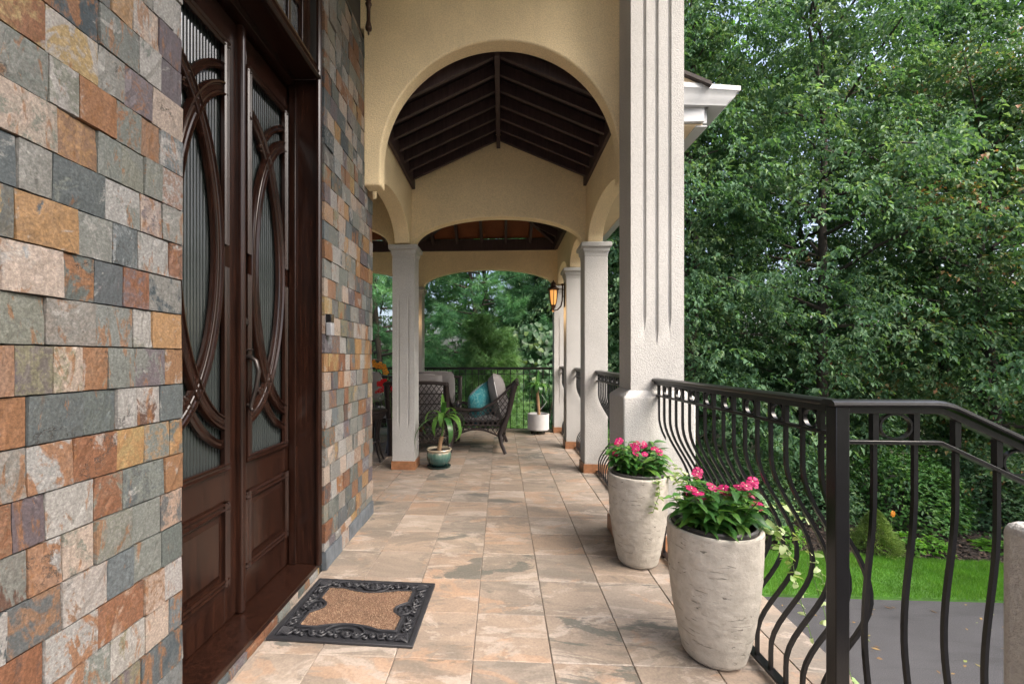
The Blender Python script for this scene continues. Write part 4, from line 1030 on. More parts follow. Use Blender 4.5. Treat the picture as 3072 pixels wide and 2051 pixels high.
gp = thing('ribbed_pot', 'ribbed teal and cream glazed pot with saucer beside the left column', 'plant pot', (-.69, 4.75, 0)); tag(gp, kind='thing')
fnr = lambda r_, z, a: r_*(1-.035*abs(math.sin(a*11))*(1 if .035 < z < .17 else 0))
MB().lathe([(.085, .022), (.11, .04), (.128, .08), (.136, .12), (.132, .155), (.122, .178), (.136, .190), (.141, .200), (.136, .208), (.122, .205), (.118, .18), (0, .175)], n=66, fn=fnr).build('pot_body', M['glaze'], gp, smooth=50)
MB().lathe([(.10, 0), (.128, .008), (.132, .022), (.124, .021), (.09, .012), (0, .012)], n=40).build('saucer', M['glaze'], gp, smooth=50)
MB().lathe([(.117, .186), (.06, .19), (0, .19)], n=24).build('soil', M['soil'], gp, smooth=60)
dr = thing('dracaena', 'drooping strap-leaved dracaena on a short cane in the ribbed teal pot', 'potted plant', (-.69, 4.75, .19)); tag(dr, kind='thing')
MB().tube([(0, 0, -.02), (.008, 0, .04), (.02, 0, .10), (.034, 0, .15)], [.025, .024, .023, .021], 10).build('cane', M['cane'], dr, smooth=50)
MB().tube([(.026, 0, .12), (.05, -.01, .26), (.045, -.01, .40)], [.010, .012, .009], 8).build('stem', stemmat, dr, smooth=50)
rosette(dr, (.045, -.01, .36), [(180, .42, .050, 25, 140), (200, .60, .055, 0, 105), (-10, .40, .065, 30, 165), (-60, .44, .070, 5, 120), (-30, .50, .070, 15, 150), (15, .44, .06, 40, 160), (100, .30, .05, 80, 40), (-90, .34, .065, 55, 165), (-110, .36, .062, 20, 120), (60, .34, .05, 60, 120), (150, .36, .05, 45, 120), (-75, .30, .06, 75, 60)], M['dracleaf'])
wp = thing('woven_pot', 'round white woven-texture pot on three casters near the end railing', 'plant pot', (.583, 6.95, 0)); tag(wp, kind='thing')
fw_ = lambda r_, z, a: r_ + (.0028*math.sin(a*44+(PI if int(z/.0165) % 2 else 0)) if .07 < z < .305 and r_ > .16 else 0)
pf = [(.12, .058), (.160, .064), (.168, .075)] + [(.168+.002*(i % 2), .078+.0082*i) for i in range(28)] + [(.170, .312), (.168, .318), (.158, .316), (.155, .27), (0, .268)]
MB().lathe(pf, n=88, fn=fw_).build('pot_body', M['whitepot'], wp, smooth=45)
MB().lathe([(.154, .285), (.06, .292), (0, .292)], n=24).build('soil', M['soil'], wp, smooth=60)
MB().lathe([(.0, .048), (.15, .048), (.15, .057), (0, .0575)], n=32).build('stand', M['iron'], wp)
for a in (-100, 20, 140, 200):
    cst = MB(); cst.lathe([(0, -.012), (.017, -.010), (.023, -.004), (.023, .004), (.017, .010), (0, .012)], n=14)
    q = cst.build('caster', M['bronze'], wp, smooth=50, loc=(.11*math.cos(R(a)), .11*math.sin(R(a)), .0235), rot=(R(90), 0, R(a+40)))
for a in (-100, 20, 140, 200): MB().box(-.005, .005, -.005, .005, .028, .0475).build('caster_stem', M['bronze'], wp, loc=(.11*math.cos(R(a)), .11*math.sin(R(a)), 0))
d2 = thing('dracaena', 'dracaena with tall bare cane growing in the white woven pot', 'potted plant', (.583, 6.95, .285)); tag(d2, kind='thing')
MB().tube([(.012, 0, -.02), (.005, 0, .12), (-.006, 0, .28), (-.02, 0, .42)], [.026, .024, .024, .022], 10).build('cane', M['cane'], d2, smooth=50)
rosette(d2, (-.01, 0, .46), [(180, .32, .05, 45, 130), (200, .36, .055, 25, 120), (225, .30, .065, 35, 140), (260, .28, .07, 40, 150), (285, .30, .07, 30, 140), (310, .32, .065, 40, 140), (340, .34, .06, 35, 130), (10, .36, .055, 40, 140), (60, .28, .05, 50, 120), (120, .28, .05, 55, 120), (75, .28, .05, 82, 25), (270, .26, .055, 65, 110), (20, .30, .05, 15, 100), (165, .26, .05, 60, 140)], M['dracleaf'])
MB().tube([(0, 0, .40), (.08, -.02, .30), (.13, -.02, .22), (.06, -.02, .13), (.03, -.02, .10)], .003, 5).build('dry_stem', M['piping'], d2)

# ------------------------------------------------------------------ wicker furniture
def lattice(mb, fmap, region, su, sv, pitch, r=.0065):
    """diagonal strips in (u,v) metres mapped by fmap; clipped to region(u,v)"""
    for sgn in (1, -1):
        k = -int((su+sv)/pitch)-1
        while k*pitch < su+sv:
            run = []
            for i in range(41):
                v_ = sv*i/40; u_ = k*pitch + sgn*v_*.75 - (0 if sgn > 0 else 0)
                if 0 <= u_ <= su and region(u_, v_): run.append(fmap(u_, v_, .002*sgn))
                else:
                    if len(run) > 1: mb.tube([run[0], run[len(run)//2], run[-1]], r, 4)
                    run = []
            if len(run) > 1: mb.tube([run[0], run[len(run)//2], run[-1]], r, 4)
            k += 1
def pillow(w, h, t_, n=14, pw=3.2):
    v = []; f = []
    for s in (1, -1):
        b = len(v)
        for j in range(n+1):
            for i in range(n+1):
                a = 2*i/n-1; c_ = 2*j/n-1; th_ = ((1-abs(a)**pw)*(1-abs(c_)**pw))
                th_ = max(0, th_)**.45; rx = 1-.05*abs(c_)**2; ry = 1-.05*abs(a)**2
                v.append((a*w/2*rx, s*t_/2*th_, c_*h/2*ry))
        for j in range(n):
            for i in range(n): f.append((b+j*(n+1)+i, b+j*(n+1)+i+1, b+(j+1)*(n+1)+i+1, b+(j+1)*(n+1)+i))
    m_ = MB().add(v, f); return m_
def copy_tree(o, parent=None):
    c = o.copy(); COL.objects.link(c)
    if parent: c.parent = parent
    for ch in list(o.children): copy_tree(ch, c)
    return c
CG = 'wicker lounge chairs at the end of the porch'
def wicker_chair():
    W = .80; ch = thing('wicker_chair', 'x', 'chair', (0, 0, 0), 0, CG); tag(ch, kind='thing'); X = W/2-.03
    by = lambda z: -.17*max(0, (z-.10))/.78
    for s in (1, -1):
        MB().tube([(s*(X+.0), .02, .24), (s*X, by(.5), .5), (s*X, by(.86), .86), (s*(X+.01), by(.9)-.03, .885)], [.034, .034, .036, .03], 8).build('back_post', M['wicker'], ch, smooth=50)
        MB().tube([(s*X, .025, .26), (s*(X+.015), .0, .12), (s*(X+.03), -.05, 0)], [.030, .026, .022], 8).build('leg', M['wicker'], ch, smooth=50)
        MB().tube([(s*X, .60, .42), (s*(X+.005), .625, .2), (s*(X+.015), .65, 0)], [.030, .026, .022], 8).build('leg', M['wicker'], ch, smooth=50)
        MB().tube([(s*X, by(.9), .885), (s*(X+.005), -.02, .75), (s*(X+.01), .10, .64), (s*(X+.02), .25, .555), (s*(X+.02), .45, .545), (s*(X+.01), .60, .56), (s*(X+.005), .645, .52), (s*X, .62, .42)], [.018, .020, .022, .026, .028, .026, .022, .020], 8, flat=.8).build('arm', M['wicker'], ch, smooth=50)
        l_ = MB(); arm = lambda y: .55+(.33*((.25-y)/.42)**1.25 if y < .25 else 0)
        low = lambda y: .20+.10*math.sin(PI*min(1, max(0, (y+.0)/.62)))
        lattice(l_, lambda u, v_, e: (s*X+e, -.17+u, .17+v_), lambda u, v_: low(max(0, -.17+u)) < .17+v_ < arm(-.17+u) and -.17+u > by(.17+v_), .80, .72, .062)
        l_.build('side_lattice', M['wicker'], ch)
        MB().tube([(s*X, -.0+.62*i/10, low(.62*i/10)) for i in range(11)], .012, 6).build('apron_rail', M['wicker'], ch, smooth=50)
        MB().tube([(s*X, .0, .355), (s*X, .62, .355)], .010, 6).build('seat_rail', M['wicker'], ch, smooth=50)
    MB().tube([(-X-.01, by(.9)-.02, .885), (-X*.5, by(.9)-.02, .90), (X*.5, by(.9)-.02, .90), (X+.01, by(.9)-.02, .885)], .024, 8).build('top_rail', M['wicker'], ch, smooth=50)
    l_ = MB(); lattice(l_, lambda u, v_, e: (-X+u, by(.12+v_)-.01+e, .12+v_), lambda u, v_: True, 2*X, .76, .062); l_.build('back_lattice', M['wicker'], ch)
    for z in (.12, .22, .36, .50, .63, .76): MB().tube([(-X, by(z)-.008, z), (X, by(z)-.008, z)], .009, 6).build('back_rail', M['wicker'], ch)
    l_ = MB(); lattice(l_, lambda u, v_, e: (-X+u, .625+e, .22+v_), lambda u, v_: .22+v_ > .22+.06*math.sin(PI*u/(2*X)), 2*X, .15, .062); l_.tube([(-X, .625, .37), (X, .625, .37)], .012, 6); l_.build('front_apron', M['wicker'], ch)
    MB().box(-X+.02, X-.02, .0, .60, .335, .35).build('seat_deck', M['wicker'], ch)
    c1 = pillow(2*X-.06, .62, .13); o = c1.build('seat_cushion', M['cushion'], ch, smooth=60, loc=(0, .33, .415), rot=(R(90), 0, 0))
    c2 = pillow(2*X-.15, .60, .23); o = c2.build('back_cushion', M['cushion'], ch, smooth=60, loc=(0, .055, .70), rot=(R(-12), 0, 0))
    MB().tube([((X-.078)*math.copysign(abs(math.cos(a))**.4, math.cos(a)), -.055+.0, .295*math.copysign(abs(math.sin(a))**.4, math.sin(a))) for a in [2*PI*i/40 for i in range(41)]], .0055, 5).build('cushion_piping', M['piping'], o, smooth=60, loc=(0, .055, 0))
    return ch
wc = wicker_chair()
def place(c, x, y, rz, lab): c.location = (x, y, 0); c.rotation_euler = (0, 0, R(rz)); c['label'] = lab
c1_ = wc
c2_ = copy_tree(wc); c3_ = copy_tree(wc); c4_ = copy_tree(wc)
place(c1_, -1.05, 5.46, 0, 'wicker chair seen from behind, its lattice back beside the left column')
place(c2_, .01, 5.84, 88, 'wicker chair seen from the side holding the teal pillow')
place(c3_, -1.05, 6.98, 182, 'wicker chair facing the camera beyond the other chairs, only its cushion top visible')
place(c4_, -2.15, 6.85, 172, 'wicker chair facing the camera at the left by the slate corner')
t = NT('teal_pillow_fabric'); co = t.objco(); vr_ = t.new('ShaderNodeTexVoronoi', feature='DISTANCE_TO_EDGE'); t.con(t.objco((1, 1, 1)), vr_.inputs['Vector']); vr_.inputs['Scale'].default_value = 26
wv = t.noise(co, 14, 6, .7, 3); pm = t.ramp(wv.outputs[0], [(.53, 0.0), (.57, .75), (.61, .0)]); c = t.mix(pm, (.004, .135, .16), (.22, .36, .33))
M['teal'] = t.fin(c, .8, t.bump(t.noise(co, 200, 2).outputs[0], .2, .002), .3, Sheen_Weight=.2)
pl = pillow(.48, .48, .20, 16).build('throw_pillow', M['teal'], None, smooth=60, loc=(-.27, 5.70, .60), rot=(R(8), R(-24), R(58)))
tag(pl, 'teal patterned throw pillow leaning on the wicker chair', 'pillow', kind='thing')

# side table, coffee table and what stands on them ---------------------------
stb = thing('side_table', 'dark wicker side table with curved legs at the slate corner', 'side table', (-1.56, 5.02, 0)); tag(stb, kind='thing')
MB().lathe([(0, .565), (.20, .565), (.215, .575), (.215, .59), (.20, .60), (0, .60)], n=32).build('table_top', M['wicker'], stb, smooth=40)
MB().lathe([(.16, .49), (.19, .52), (.195, .564)], n=28).build('apron', M['wicker'], stb, smooth=40)
MB().lathe([(0, .22), (.12, .22), (.125, .23), (.12, .24), (0, .24)], n=24).build('shelf', M['wicker'], stb, smooth=40)
for a in (-25, 25, 65, 115, 155, 205, 245, 295):
    ca_, sa = math.cos(R(a)), math.sin(R(a)); MB().tube([(ca_*r_, sa*r_, z) for r_, z in ((.17, .56), (.135, .45), (.115, .32), (.12, .20), (.145, .08), (.175, 0))], [.016, .014, .013, .013, .013, .012], 7).build('leg', M['wicker'], stb, smooth=50)
yp = thing('strap_leaf_plant', 'grey-green strap-leaved plant in a small pot on the side table', 'potted plant', (-1.60, 4.98, .60)); tag(yp, kind='thing')
MB().lathe([(.05, 0), (.07, .06), (.075, .09), (.068, .092), (.06, .07), (0, .07)], n=24).build('pot', M['wicker'], yp, smooth=50)
rosette(yp, (0, 0, .07), [(random.uniform(0, 360), random.uniform(.22, .42), .02, random.uniform(30, 85), random.uniform(60, 150)) for _ in range(26)], M['yucca'])
gl = thing('wine_glass', 'clear wine glass standing on the wicker side table', 'glass', (-1.43, 5.06, .60)); tag(gl, kind='thing')
MB().lathe([(.032, 0), (.030, .003), (.006, .006), (.004, .02), (.004, .085), (.012, .095), (.030, .115), (.037, .145), (.035, .185), (.033, .19)], n=24).build('goblet', M['goblet'], gl, smooth=60)
ct = thing('coffee_table', 'low dark wicker table with pale glass top between the chairs', 'coffee table', (-1.75, 6.0, 0)); tag(ct, kind='thing')
MB().box(-.28, .28, -.28, .28, .40, .415).build('table_top', M['whitepot'], ct, bevel=.004)
MB().box(-.26, .26, -.26, .26, .33, .399).build('apron', M['wicker'], ct, bevel=.01)
for i in (-1, 1):
    for j in (-1, 1): MB().tube([(i*.24, j*.24, .33), (i*.25, j*.25, 0)], [.022, .016], 8).build('leg', M['wicker'], ct)
RF = flower_mesh('flower', M['red'], 5, .5, .5, False)
rp = thing('red_flower_pot', 'bunch of red flowers in a small pot on the low table', 'flowers', (-1.62, 5.92, .416)); tag(rp, kind='thing')
MB().lathe([(.06, 0), (.085, .10), (.09, .12), (.08, .12), (.07, .09), (0, .09)], n=24).build('pot', M['whitepot'], rp, smooth=50)
for k in range(30):
    a = random.uniform(0, 2*PI); r_ = .16*math.sqrt(random.random()); z = .40+.12*random.random()-r_*.5
    o = link('flower', RF, rp); orient(o, (r_*math.cos(a)+.02, r_*math.sin(a), z), (random.uniform(-.5, .5), random.uniform(-.2, .8), random.uniform(.2, .8)), up=(0, -1, .5), s=random.uniform(.055, .08))
for k in range(10):
    a = random.uniform(0, 2*PI); MB().tube([(0, 0, .09), (.05*math.cos(a), .05*math.sin(a), .25), (.10*math.cos(a), .10*math.sin(a), .42)], .003, 4).build('stem', stemmat, rp)
    o = link('leaf', random.choice(VL), rp); orient(o, (.05*math.cos(a), .05*math.sin(a), .18+.1*random.random()), (math.cos(a), math.sin(a), .3), s=.12)
orc = thing('orchid', 'orange orchid spray arching out behind the left column', 'orchid', (-1.36, 5.30, .45)); tag(orc, kind='thing')
OF = flower_mesh('flower', M['orange'], 5, .5, .42, False)
MB().lathe([(.05, -.45), (.055, -.1), (.07, 0), (.06, 0), (0, -.02)], n=20).build('pot', M['wicker'], orc, smooth=50)
for st_ in ([(0, 0, 0), (-.02, 0, .3), (-.05, 0, .56), (-.12, 0, .66), (-.22, .0, .69), (-.31, 0, .705)], [(0, 0, 0), (.06, 0, .35), (.14, 0, .60), (.22, 0, .68), (.27, 0, .66)]):
    st_ = [Vector(q) for q in st_]; MB().tube(st_, .003, 5).build('stem', stemmat, orc)
    for i in range(2, len(st_)-1):
        for q in range(4):
            pt = st_[i].lerp(st_[i+1], q/4); o = link('flower', OF, orc); orient(o, pt+Vector((random.uniform(-.01, .01), -.01, random.uniform(-.035, .015))), (random.uniform(-.5, .5), .2, 1), up=(random.uniform(-.4, .4), -1, .2), s=random.uniform(.055, .075))

# ------------------------------------------------------------------ trees
def nrm(a): return a/np.maximum(1e-9, np.linalg.norm(a, axis=-1, keepdims=True))
def leaves_np(P, D, U, L, W, fold=.18, drop=.25):
    """P base, D direction, U rough normal (n,3); L,W (n,) -> quads folded along the midrib (two triangles each as one bent quad pair)"""
    D = nrm(D); S = nrm(np.cross(D, U)); Nn = np.cross(S, D)
    tip = P + D*L[:, None] - Nn*(L*drop)[:, None]; mid = P + D*(L*.42)[:, None] + Nn*(L*.04)[:, None]
    a = mid + S*(W/2)[:, None] + Nn*(W*fold)[:, None]; b = mid - S*(W/2)[:, None] + Nn*(W*fold)[:, None]
    n = len(P); V = np.stack([P, a, tip, b], 1).reshape(-1, 3)
    i = np.arange(n)*4; F = np.concatenate([np.stack([i, i+1, i+2], 1), np.stack([i, i+2, i+3], 1)])
    return V, F
def broadleaf(seed, H, zb, Rm, nb, ns, leaf=.12, nl=16, wr=.5, droop=.35, el0=.5, nc=5):
    r = np.random.default_rng(seed); V = []; F = []; T = []; off = 0; limbs = []
    for i in range(nb):
        q = min(1, max(0, (i+.5)/nb + r.normal(0, .012))); z = zb + (H*.97-zb)*q; az_ = i*2.39996 + r.uniform(-.7, .7)
        prof = (math.sin(PI*min(1, .13+.87*q**.85))**.6) if q < .98 else .3
        Lb = Rm*prof*r.uniform(.5, 1.15); d = np.array([math.cos(az_), math.sin(az_), 0.]); e0 = el0*r.uniform(.1, 1.7)*(1+.8*q); sag = r.uniform(.25, .6)
        bp = lambda s: d*(Lb*s)[..., None] + np.array([0, 0, 1.])*(z + Lb*(e0*s - sag*s*s))[..., None]
        limbs.append([tuple(bp(np.array(s))) for s in (0., .3, .6, .9)] + [Lb])
        CS = np.sort(r.uniform(.3, 1.05, nc)); CC = bp(CS); side = np.array([-d[1], d[0], 0])
        CC = CC + side*(r.uniform(-.42, .42, nc)*Lb*(1.15-.6*CS))[:, None]; CC[:, 2] += r.normal(.05, .22, nc); ct = r.normal(.48, .17, nc)
        k = r.integers(0, nc, ns); O = CC[k] + r.normal(0, 1, (ns, 3))*np.array([.26, .26, .17])
        A = az_ + r.normal(0, 1.15, ns); Dd = np.stack([np.cos(A), np.sin(A), r.normal(.0, .35, ns)], 1); ls = r.uniform(.25, .75, ns)
        st_ = ct[k] + r.normal(0, .08, ns)
        t_ = (np.arange(nl)+.4)/nl; tt_ = t_[None, :] + r.normal(0, .04, (ns, nl))
        Pn = O[:, None, :] + Dd[:, None, :]*(ls[:, None]*tt_)[..., None] + r.normal(0, .022, (ns, nl, 3)); Pn[..., 2] -= (droop*r.uniform(.4, 1.6, ns)*ls)[:, None]*tt_**2
        sd_ = np.where(np.arange(nl) % 2, 1., -1.)[None, :]; ang = A[:, None] + sd_*r.uniform(.2, 1.5, (ns, nl))
        LD = np.stack([np.cos(ang), np.sin(ang), r.normal(-.55, .45, (ns, nl))-.3*tt_], -1)
        UU = np.stack([r.normal(0, .5, (ns, nl)), r.normal(0, .5, (ns, nl)), np.ones((ns, nl))], -1)
        n = ns*nl; LL = r.uniform(.55, 1.3, n)*leaf
        v, f = leaves_np(Pn.reshape(n, 3), LD.reshape(n, 3), UU.reshape(n, 3), LL, LL*wr*r.uniform(.8, 1.2, n))
        V.append(v); F.append(f+off); off += len(v); T.append(np.repeat(np.clip(np.repeat(st_, nl)+r.normal(0, .17, n), 0, 1), 4))
    return np.concatenate(V), np.concatenate(F), np.concatenate(T), limbs
def trunk_mesh(name, H, r0, limbs, seed, every=2):
    rd = random.Random(seed); m = MB(); n = 9
    pts = [(.8*mnoise.noise((i*.45, seed+.37, 0.5))*(i/n), .8*mnoise.noise((seed+.37, i*.45, 3.5))*(i/n), -.35+(H*.93+.35)*i/n) for i in range(n+1)]
    m.tube(pts, [r0*(1.25 if i == 0 else (1-.9*i/n)) for i in range(n+1)], 9)
    for l in limbs[::every]:
        Lb = l[-1]; m.tube(l[:4], [r0*.10+.010*Lb, .006+.007*Lb, .005+.004*Lb, .004], 5)
    return m.mesh(name, M['bark'], 60)
def tree_kind(name, mat, seed, H, zb, Rm, nb, ns, **k):
    v, f, t_, limbs = broadleaf(seed, H, zb, Rm, nb, ns, **k)
    return (np_mesh('crown', v, f, mat, t_), trunk_mesh('trunk', H, .06+.007*H, limbs, seed))
def plant_tree(name, kind, label, x, y, rz, s, group, z=None, cat='tree'):
    t = thing(name, label, cat, (x, y, (gz_(x, y) if z is None else z)), R(rz), group); tag(t, kind='thing'); t.scale = (s, s, s)
    link('trunk', kind[1], t); o = link('crown', kind[0], t); tag(o, kind='stuff'); return t
KA = tree_kind('a', M['leaf_tree'], 1, 13.0, .8, 3.5, 92, 40, leaf=.112, nl=17, wr=.5, droop=.5)
KB = tree_kind('b', M['leaf_tree'], 2, 14.5, 1.2, 3.8, 96, 40, leaf=.108, nl=17, wr=.5, droop=.7)
KC = tree_kind('c', M['leaf_maple'], 3, 10.5, .6, 3.1, 80, 42, leaf=.09, nl=16, wr=.65, droop=.4)
KD = tree_kind('d', M['leaf_bright'], 4, 15.0, 1.4, 3.7, 80, 34, leaf=.135, nl=15, wr=.58)
GB = 'trees of the wood beyond the lawn'
for i, (k, nm, lab, x, y, rz, s) in enumerate([
    (KA, 'broadleaf_tree', 'drooping broadleaf tree directly right of the big pillar, in front of the wood', 4.7, 11.2, 20, 1.0),
    (KB, 'broadleaf_tree', 'tall drooping broadleaf tree with dark trunk in the middle of the wood front', 7.9, 11.1, 215, 1.0),
    (KC, 'maple_tree', 'maple with rusty seed clusters at the right photo edge, reaching down to the mulch', 11.0, 10.3, 80, 1.0),
    (KA, 'broadleaf_tree', 'broadleaf tree at the photo edge rising behind the rusty seeded maple', 12.6, 13.0, 200, 1.12),
    (KB, 'broadleaf_tree', 'broadleaf tree of the second row behind the tree next to the pillar', 5.4, 15.0, 250, 1.0),
    (KA, 'broadleaf_tree', 'broadleaf tree of the second row, dark between the two front trees', 9.6, 14.6, 310, 1.05),
    (KD, 'broadleaf_tree', 'light green tree showing at the very top beside the big pillar', 7.0, 17.5, 40, 1.12),
    (KB, 'broadleaf_tree', 'unseen tree added right of the drive to shade the porch front', 15.5, 3.5, 10, 1.0),  # this and the next two: out of view, added to darken the near porch
    (KA, 'broadleaf_tree', 'unseen tree added behind the camera to the right, darkening the slate wall', 13.0, -4.5, 50, 1.0),
    (KB, 'broadleaf_tree', 'unseen tree added behind the camera to cut low sky light', 9.0, -11.0, 190, 1.0),
    (KA, 'broadleaf_tree', 'broadleaf tree far back at the right of the wood', 17.0, 18.0, 95, 1.15),
    (KC, 'maple_tree', 'maple outside the right photo edge, only branch tips in view', 14.6, 10.2, 300, .95),
    (KA, 'broadleaf_tree', 'broadleaf tree seen in the slit between the right hand porch columns', 2.55, 11.6, 160, .92),
    (KD, 'broadleaf_tree', 'light green broadleaf tree behind the pines at the porch end', -.6, 16.5, 0, .95),
    (KB, 'broadleaf_tree', 'broadleaf tree behind the pines seen left through the end arch', -4.6, 15.5, 60, .95),
    (KA, 'broadleaf_tree', 'broadleaf tree behind the grape vine at the porch end', 2.4, 16.0, 280, 1.0)]):
    plant_tree(nm, k, lab, x, y, rz, s, GB)

def pine(seed, H, zb, Rm, nb, nt, nn=46, nlen=.13, mat='needle'):
    r = np.random.default_rng(seed); P = []; D = []; limbs = []; tn = []
    for i in range(nb):
        q = (i+.5)/nb; z = zb+(H-zb)*q; az_ = (i % 5)*2*PI/5 + (i//5)*.7 + r.uniform(-.3, .3); Lb = Rm*(1-.78*q)*r.uniform(.7, 1.1); d = np.array([math.cos(az_), math.sin(az_), 0.])
        bp = lambda s: d*(Lb*s)[..., None] + np.array([0, 0, 1.])*(z + Lb*(.12*s+.10*s*s))[..., None]
        limbs.append([tuple(bp(np.array(s))) for s in (0., .3, .6, .9)] + [Lb])
        S = r.uniform(.3, 1.02, nt); O = bp(S); side = np.array([-d[1], d[0], 0]); w = r.uniform(-1, 1, nt)*.36*Lb*(1.15-S)
        O = O + side*w[:, None] + np.stack([r.normal(0, .05, nt), r.normal(0, .05, nt), r.normal(.02, .07, nt)], 1)
        P.append(O); D.append(d*.8 + side*(np.sign(w)*.5)[:, None] + np.array([0, 0, .35])); tn.append(r.normal(.5, .22, nt) + r.normal(0, .12))
    P = np.concatenate(P); D = nrm(np.concatenate(D)); tn = np.concatenate(tn); n = len(P)
    B = P[:, None, :] + D[:, None, :]*r.uniform(0, .14, (n, nn))[..., None]
    ND = nrm(D[:, None, :]*.75 + r.normal(0, .55, (n, nn, 3)) + np.array([0, 0, -.05])); L = nlen*r.uniform(.7, 1.2, (n, nn))
    T = B + ND*L[..., None]; T[..., 2] -= .18*L; Sd = nrm(np.cross(ND, r.normal(0, 1, (n, nn, 3))))*.0042
    V = np.stack([B-Sd, B+Sd, T], 2).reshape(-1, 3); F = np.arange(len(V)).reshape(-1, 3)
    t_ = np.repeat(np.clip(np.repeat(tn, nn)+r.normal(0, .12, n*nn), 0, 1), 3)
    return (np_mesh('crown', V, F, M[mat], t_), trunk_mesh('trunk', H, .105, limbs, seed, 1))
PA = pine(21, 10.5, .7, 2.9, 84, 56, 44, .17)
GP_ = 'pines beyond the end railing'
for lab, x, y, rz, s in [('soft needled pine in the middle of the view through the end arch', -.55, 11.0, 0, 1.0), ('soft needled pine left of the fluted column, beyond the end railing', -3.0, 10.6, 130, 1.0),
                         ('soft needled pine behind the lit lantern at the right of the end arch', 1.3, 12.2, 70, 1.05), ('soft needled pine far left beyond the end railing', -5.3, 11.2, 200, 1.0)]:
    plant_tree('pine_tree', PA, lab, x, y, rz, s, GP_)
PB = pine(25, 2.5, .3, .62, 40, 46, 60, .085, 'needle_light')
plant_tree('young_pine', PB, 'small fluffy young pine just beyond the end railing', -.28, 8.6, 30, 1.58, GP_, G+.1)

def bush(seed, Rx, Rz, n, leaf, mat, wr=.5):
    r = np.random.default_rng(seed); d = nrm(r.normal(0, 1, (n, 3))); d[:, 2] = np.abs(d[:, 2])*1.0-.12
    lump = np.array([1+.28*mnoise.noise((a*2.2+seed, b*2.2, c*2.2)) for a, b, c in d]); q = r.uniform(.5, 1, n)**.5*lump
    P = d*q[:, None]*np.array([Rx, Rx, Rz]); P[:, 2] += .12*Rz
    az_ = r.uniform(0, 2*PI, n); LD = np.stack([np.cos(az_), np.sin(az_), r.uniform(-.6, .5, n)], 1)+d*.8; UU = d*.5+np.stack([r.normal(0, .3, n), r.normal(0, .3, n), np.ones(n)], 1)
    L = leaf*r.uniform(.6, 1.2, n); v, f = leaves_np(P, LD, UU, L, L*wr)
    me = np_mesh('foliage', v, f, mat, np.repeat(np.clip(.45+.9*(lump-1)+r.normal(0, .2, n), 0, 1), 4))
    m_ = MB()
    for k in range(8):
        a = k*2.4; m_.tube([(0, 0, -.2), (.3*Rx*math.cos(a), .3*Rx*math.sin(a), .35*Rz), (.6*Rx*math.cos(a+.3), .6*Rx*math.sin(a+.3), .75*Rz)], [.02, .012, .006], 5)
    return me, m_.mesh('stem', M['bark'])
def put_bush(b, label, x, y, s, rz, z=G+.03, name='shrub', group='shrubs at the edge of the wood', cat='shrub'):
    t = thing(name, label, cat, (x, y, z), R(rz), group); tag(t, kind='thing'); t.scale = s; link('stem', b[1], t); o = link('foliage', b[0], t); tag(o, kind='stuff'); return t
B1 = bush(31, 1.1, 1.5, 5200, .10, M['shrubleaf'], .55); B2 = bush(32, 1.0, 1.2, 5200, .085, M['leaf_tree'], .5); B3 = bush(33, .9, 1.0, 3600, .07, M['leaf_maple'], .5)
for b, lab, x, y, s, rz in [
    (B2, 'dark green shrub at the mulch edge left of the dwarf spruce', 5.0, 9.6, (1.1, 1.0, 1.25), 0), (B2, 'dark layered shrub behind the dwarf spruce', 6.7, 10.0, (1.1, 1, 1.2), 80),
    (B1, 'dense shrub right of the dwarf spruce behind the stair bars', 8.5, 9.7, (1.15, 1, 1.05), 40), (B2, 'dense dark shrub left of the stucco pier at the mulch edge', 9.9, 9.5, (1.1, 1, 1.3), 160),
    (B3, 'rusty shrub behind the stucco pier at the mulch edge', 11.2, 9.2, (1.3, 1, 1.3), 10), (B1, 'green shrub seen between the railing bars behind the planters', 3.5, 10.0, (1.2, 1, 1.2), 220),
    (B1, 'green shrub beyond the lantern column, outside the side railing', 2.2, 9.9, (1.1, 1, 1.3), 300), (B1, 'green shrub beyond the end railing behind the woven pot', .95, 9.5, (.8, .8, 1.1), 20),
    (B1, 'green shrub beyond the end railing behind the lattice chair', -1.5, 9.6, (.9, .8, 1.0), 120), (B1, 'green shrub beyond the end railing at the far left', -3.6, 9.5, (1, .8, 1.35), 190)]:
    put_bush(b, lab, x, y, s, rz)
r_ = np.random.default_rng(77); n = 45000; x_ = r_.uniform(-22, 42, n); y_ = 19.5 + .04*np.abs(x_-8)**1.3 + r_.uniform(0, 3, n); top_ = 2.2+1.2*np.sin(x_*.55)+.8*np.sin(x_*1.37+1)
z_ = -1.9 + (top_+1.9)*r_.random(n)**.8; az_ = r_.uniform(0, 2*PI, n)
v, f = leaves_np(np.stack([x_, y_, z_], 1), np.stack([np.cos(az_), np.sin(az_), r_.uniform(-.8, .2, n)], 1), np.stack([r_.normal(0, .5, n), r_.normal(-.2, .4, n), np.ones(n)], 1), r_.uniform(.25, .42, n), r_.uniform(.14, .24, n))
tag(link('far_wood', np_mesh('far_wood', v, f, M['leaf_tree'], np.repeat(np.clip(r_.normal(.45, .2, n), 0, 1), 4))), kind='stuff')
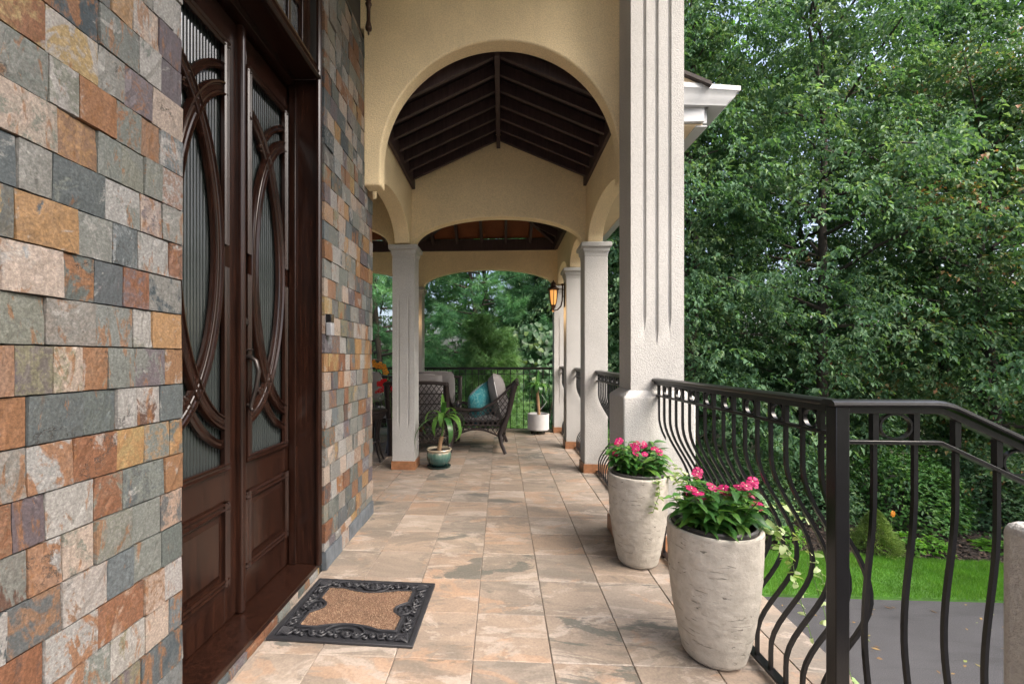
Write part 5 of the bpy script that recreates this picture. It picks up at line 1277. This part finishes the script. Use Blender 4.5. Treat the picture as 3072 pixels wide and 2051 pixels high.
# dwarf spruce, day lilies, lime perennials
r_ = np.random.default_rng(5); n = 9000; zz_ = r_.random(n)**1.4; rad = .36*(1-zz_)**.72*(.72+.34*r_.random(n)); a_ = r_.uniform(0, 2*PI, n)
rad *= np.array([1+.34*mnoise.noise((math.cos(a)*2.6, math.sin(a)*2.6, z*5)) for a, z in zip(a_, zz_)])
P = np.stack([rad*np.cos(a_), rad*np.sin(a_), 0.02+.68*zz_], 1); Dn = np.stack([np.cos(a_), np.sin(a_), r_.uniform(.1, 1.0, n)], 1)+r_.normal(0, .3, (n, 3))
v, f = leaves_np(P, Dn, np.tile([0, 0, 1.], (n, 1))+r_.normal(0, .3, (n, 3)), np.full(n, .05), np.full(n, .012), .1, .0)
sp = thing('dwarf_spruce', 'small cone shaped yellow-green dwarf spruce in the mulch bed', 'shrub', (6.72, 8.14, G+.06)); tag(sp, kind='thing')
tag(link('foliage', np_mesh('foliage', v, f, M['spruce'], np.repeat(r_.random(n), 4)), sp), kind='stuff'); MB().tube([(0, 0, -.15), (0, 0, .7)], [.03, .008], 6).build('trunk', M['bark'], sp)
def daylily(label, x, y, fl, nleaf, seed):
    rd = random.Random(seed); p = thing('day_lily', label, 'flower', (x, y, G+.07), 0, 'day lilies by the dwarf spruce'); tag(p, kind='thing')
    rosette(p, (0, 0, 0), [(rd.uniform(0, 360), rd.uniform(.22, .40), .02, rd.uniform(45, 80), rd.uniform(60, 120)) for _ in range(nleaf)], M['grasslily'])
    for (hx, h) in fl:
        MB().tube([(0, 0, 0), (hx*.5, 0, h*.6), (hx, 0, h)], .005, 4).build('stalk', stemmat, p)
        for k in range(3): o = link('flower', OF, p); orient(o, (hx+rd.uniform(-.015, .015), -.01, h+.02*k), (rd.uniform(-.5, .5), .3, 1), up=(0, -1, .3), s=.075)
M['grasslily'] = m_leaf('lily_strap_leaf', [(0, (.07, .18, .03)), (1, (.14, .26, .05))], .4, .35, False)
daylily('day lily with orange flower standing in front of the dwarf spruce', 6.50, 7.98, [(.02, .16)], 14, 1)
daylily('tall orange day lily stalk just right of the dwarf spruce', 7.15, 8.35, [(.03, .55)], 16, 2)
BL = bush(41, .28, .30, 260, .09, M['leaf_bright'], .6)
for i, (x, y, s) in enumerate([(7.25, 8.20, (1, 1, 1.0)), (7.75, 8.15, (1.1, .8, .8)), (8.9, 8.05, (1.6, .9, .8)), (5.3, 8.35, (1.2, .9, 1.1)), (4.4, 8.5, (1.2, 1, 1.2))]):
    put_bush(BL, ['lime green perennial right beside the dwarf spruce', 'lime green low plant between the second and third stair bars', 'lime green ground plant left of the stucco pier', 'lime green plant behind the corner post', 'lime green plant seen through the bellied railing'][i], x, y, s, i*70, G+.05, 'perennial', 'lime green plants in the mulch bed', 'plant')
# grape vine with big leaves beyond the end railing
gv = thing('grape_vine', 'mass of large heart-shaped vine leaves beyond the end railing by the lantern', 'vine', (.45, 9.0, G)); tag(gv, kind='thing')
HL = [leaf_mesh('leaf', M['vineleaf'], 1, .95, b, .06, heart=True) for b in (.1, .3, .5)]
for k in range(290):
    x = random.uniform(-.85, .75); top_ = 4.0+.25*math.sin(x*3+1)-.55*max(0, -x); z = top_ - 1.35*random.random()**1.3; y = -.15*math.cos(x*2)+.30*(z-3)*.5 + random.uniform(-.12, .12)
    o = link('leaf', random.choice(HL), gv); orient(o, (x, y, z), (random.uniform(-.7, .7), -random.uniform(.1, .8), -random.uniform(.3, 1)), up=(random.uniform(-.3, .3), -.8, .8), s=random.uniform(.085, .145))
for k in range(7):
    x = -.7+.22*k; MB().tube([(x*.4, .1, 0), (x*.7, .15, 1.5), (x, .2, 2.6), (x*1.1, .1, 3.5)], [.02, .015, .01, .005], 5).build('vine_stem', M['bark'], gv)
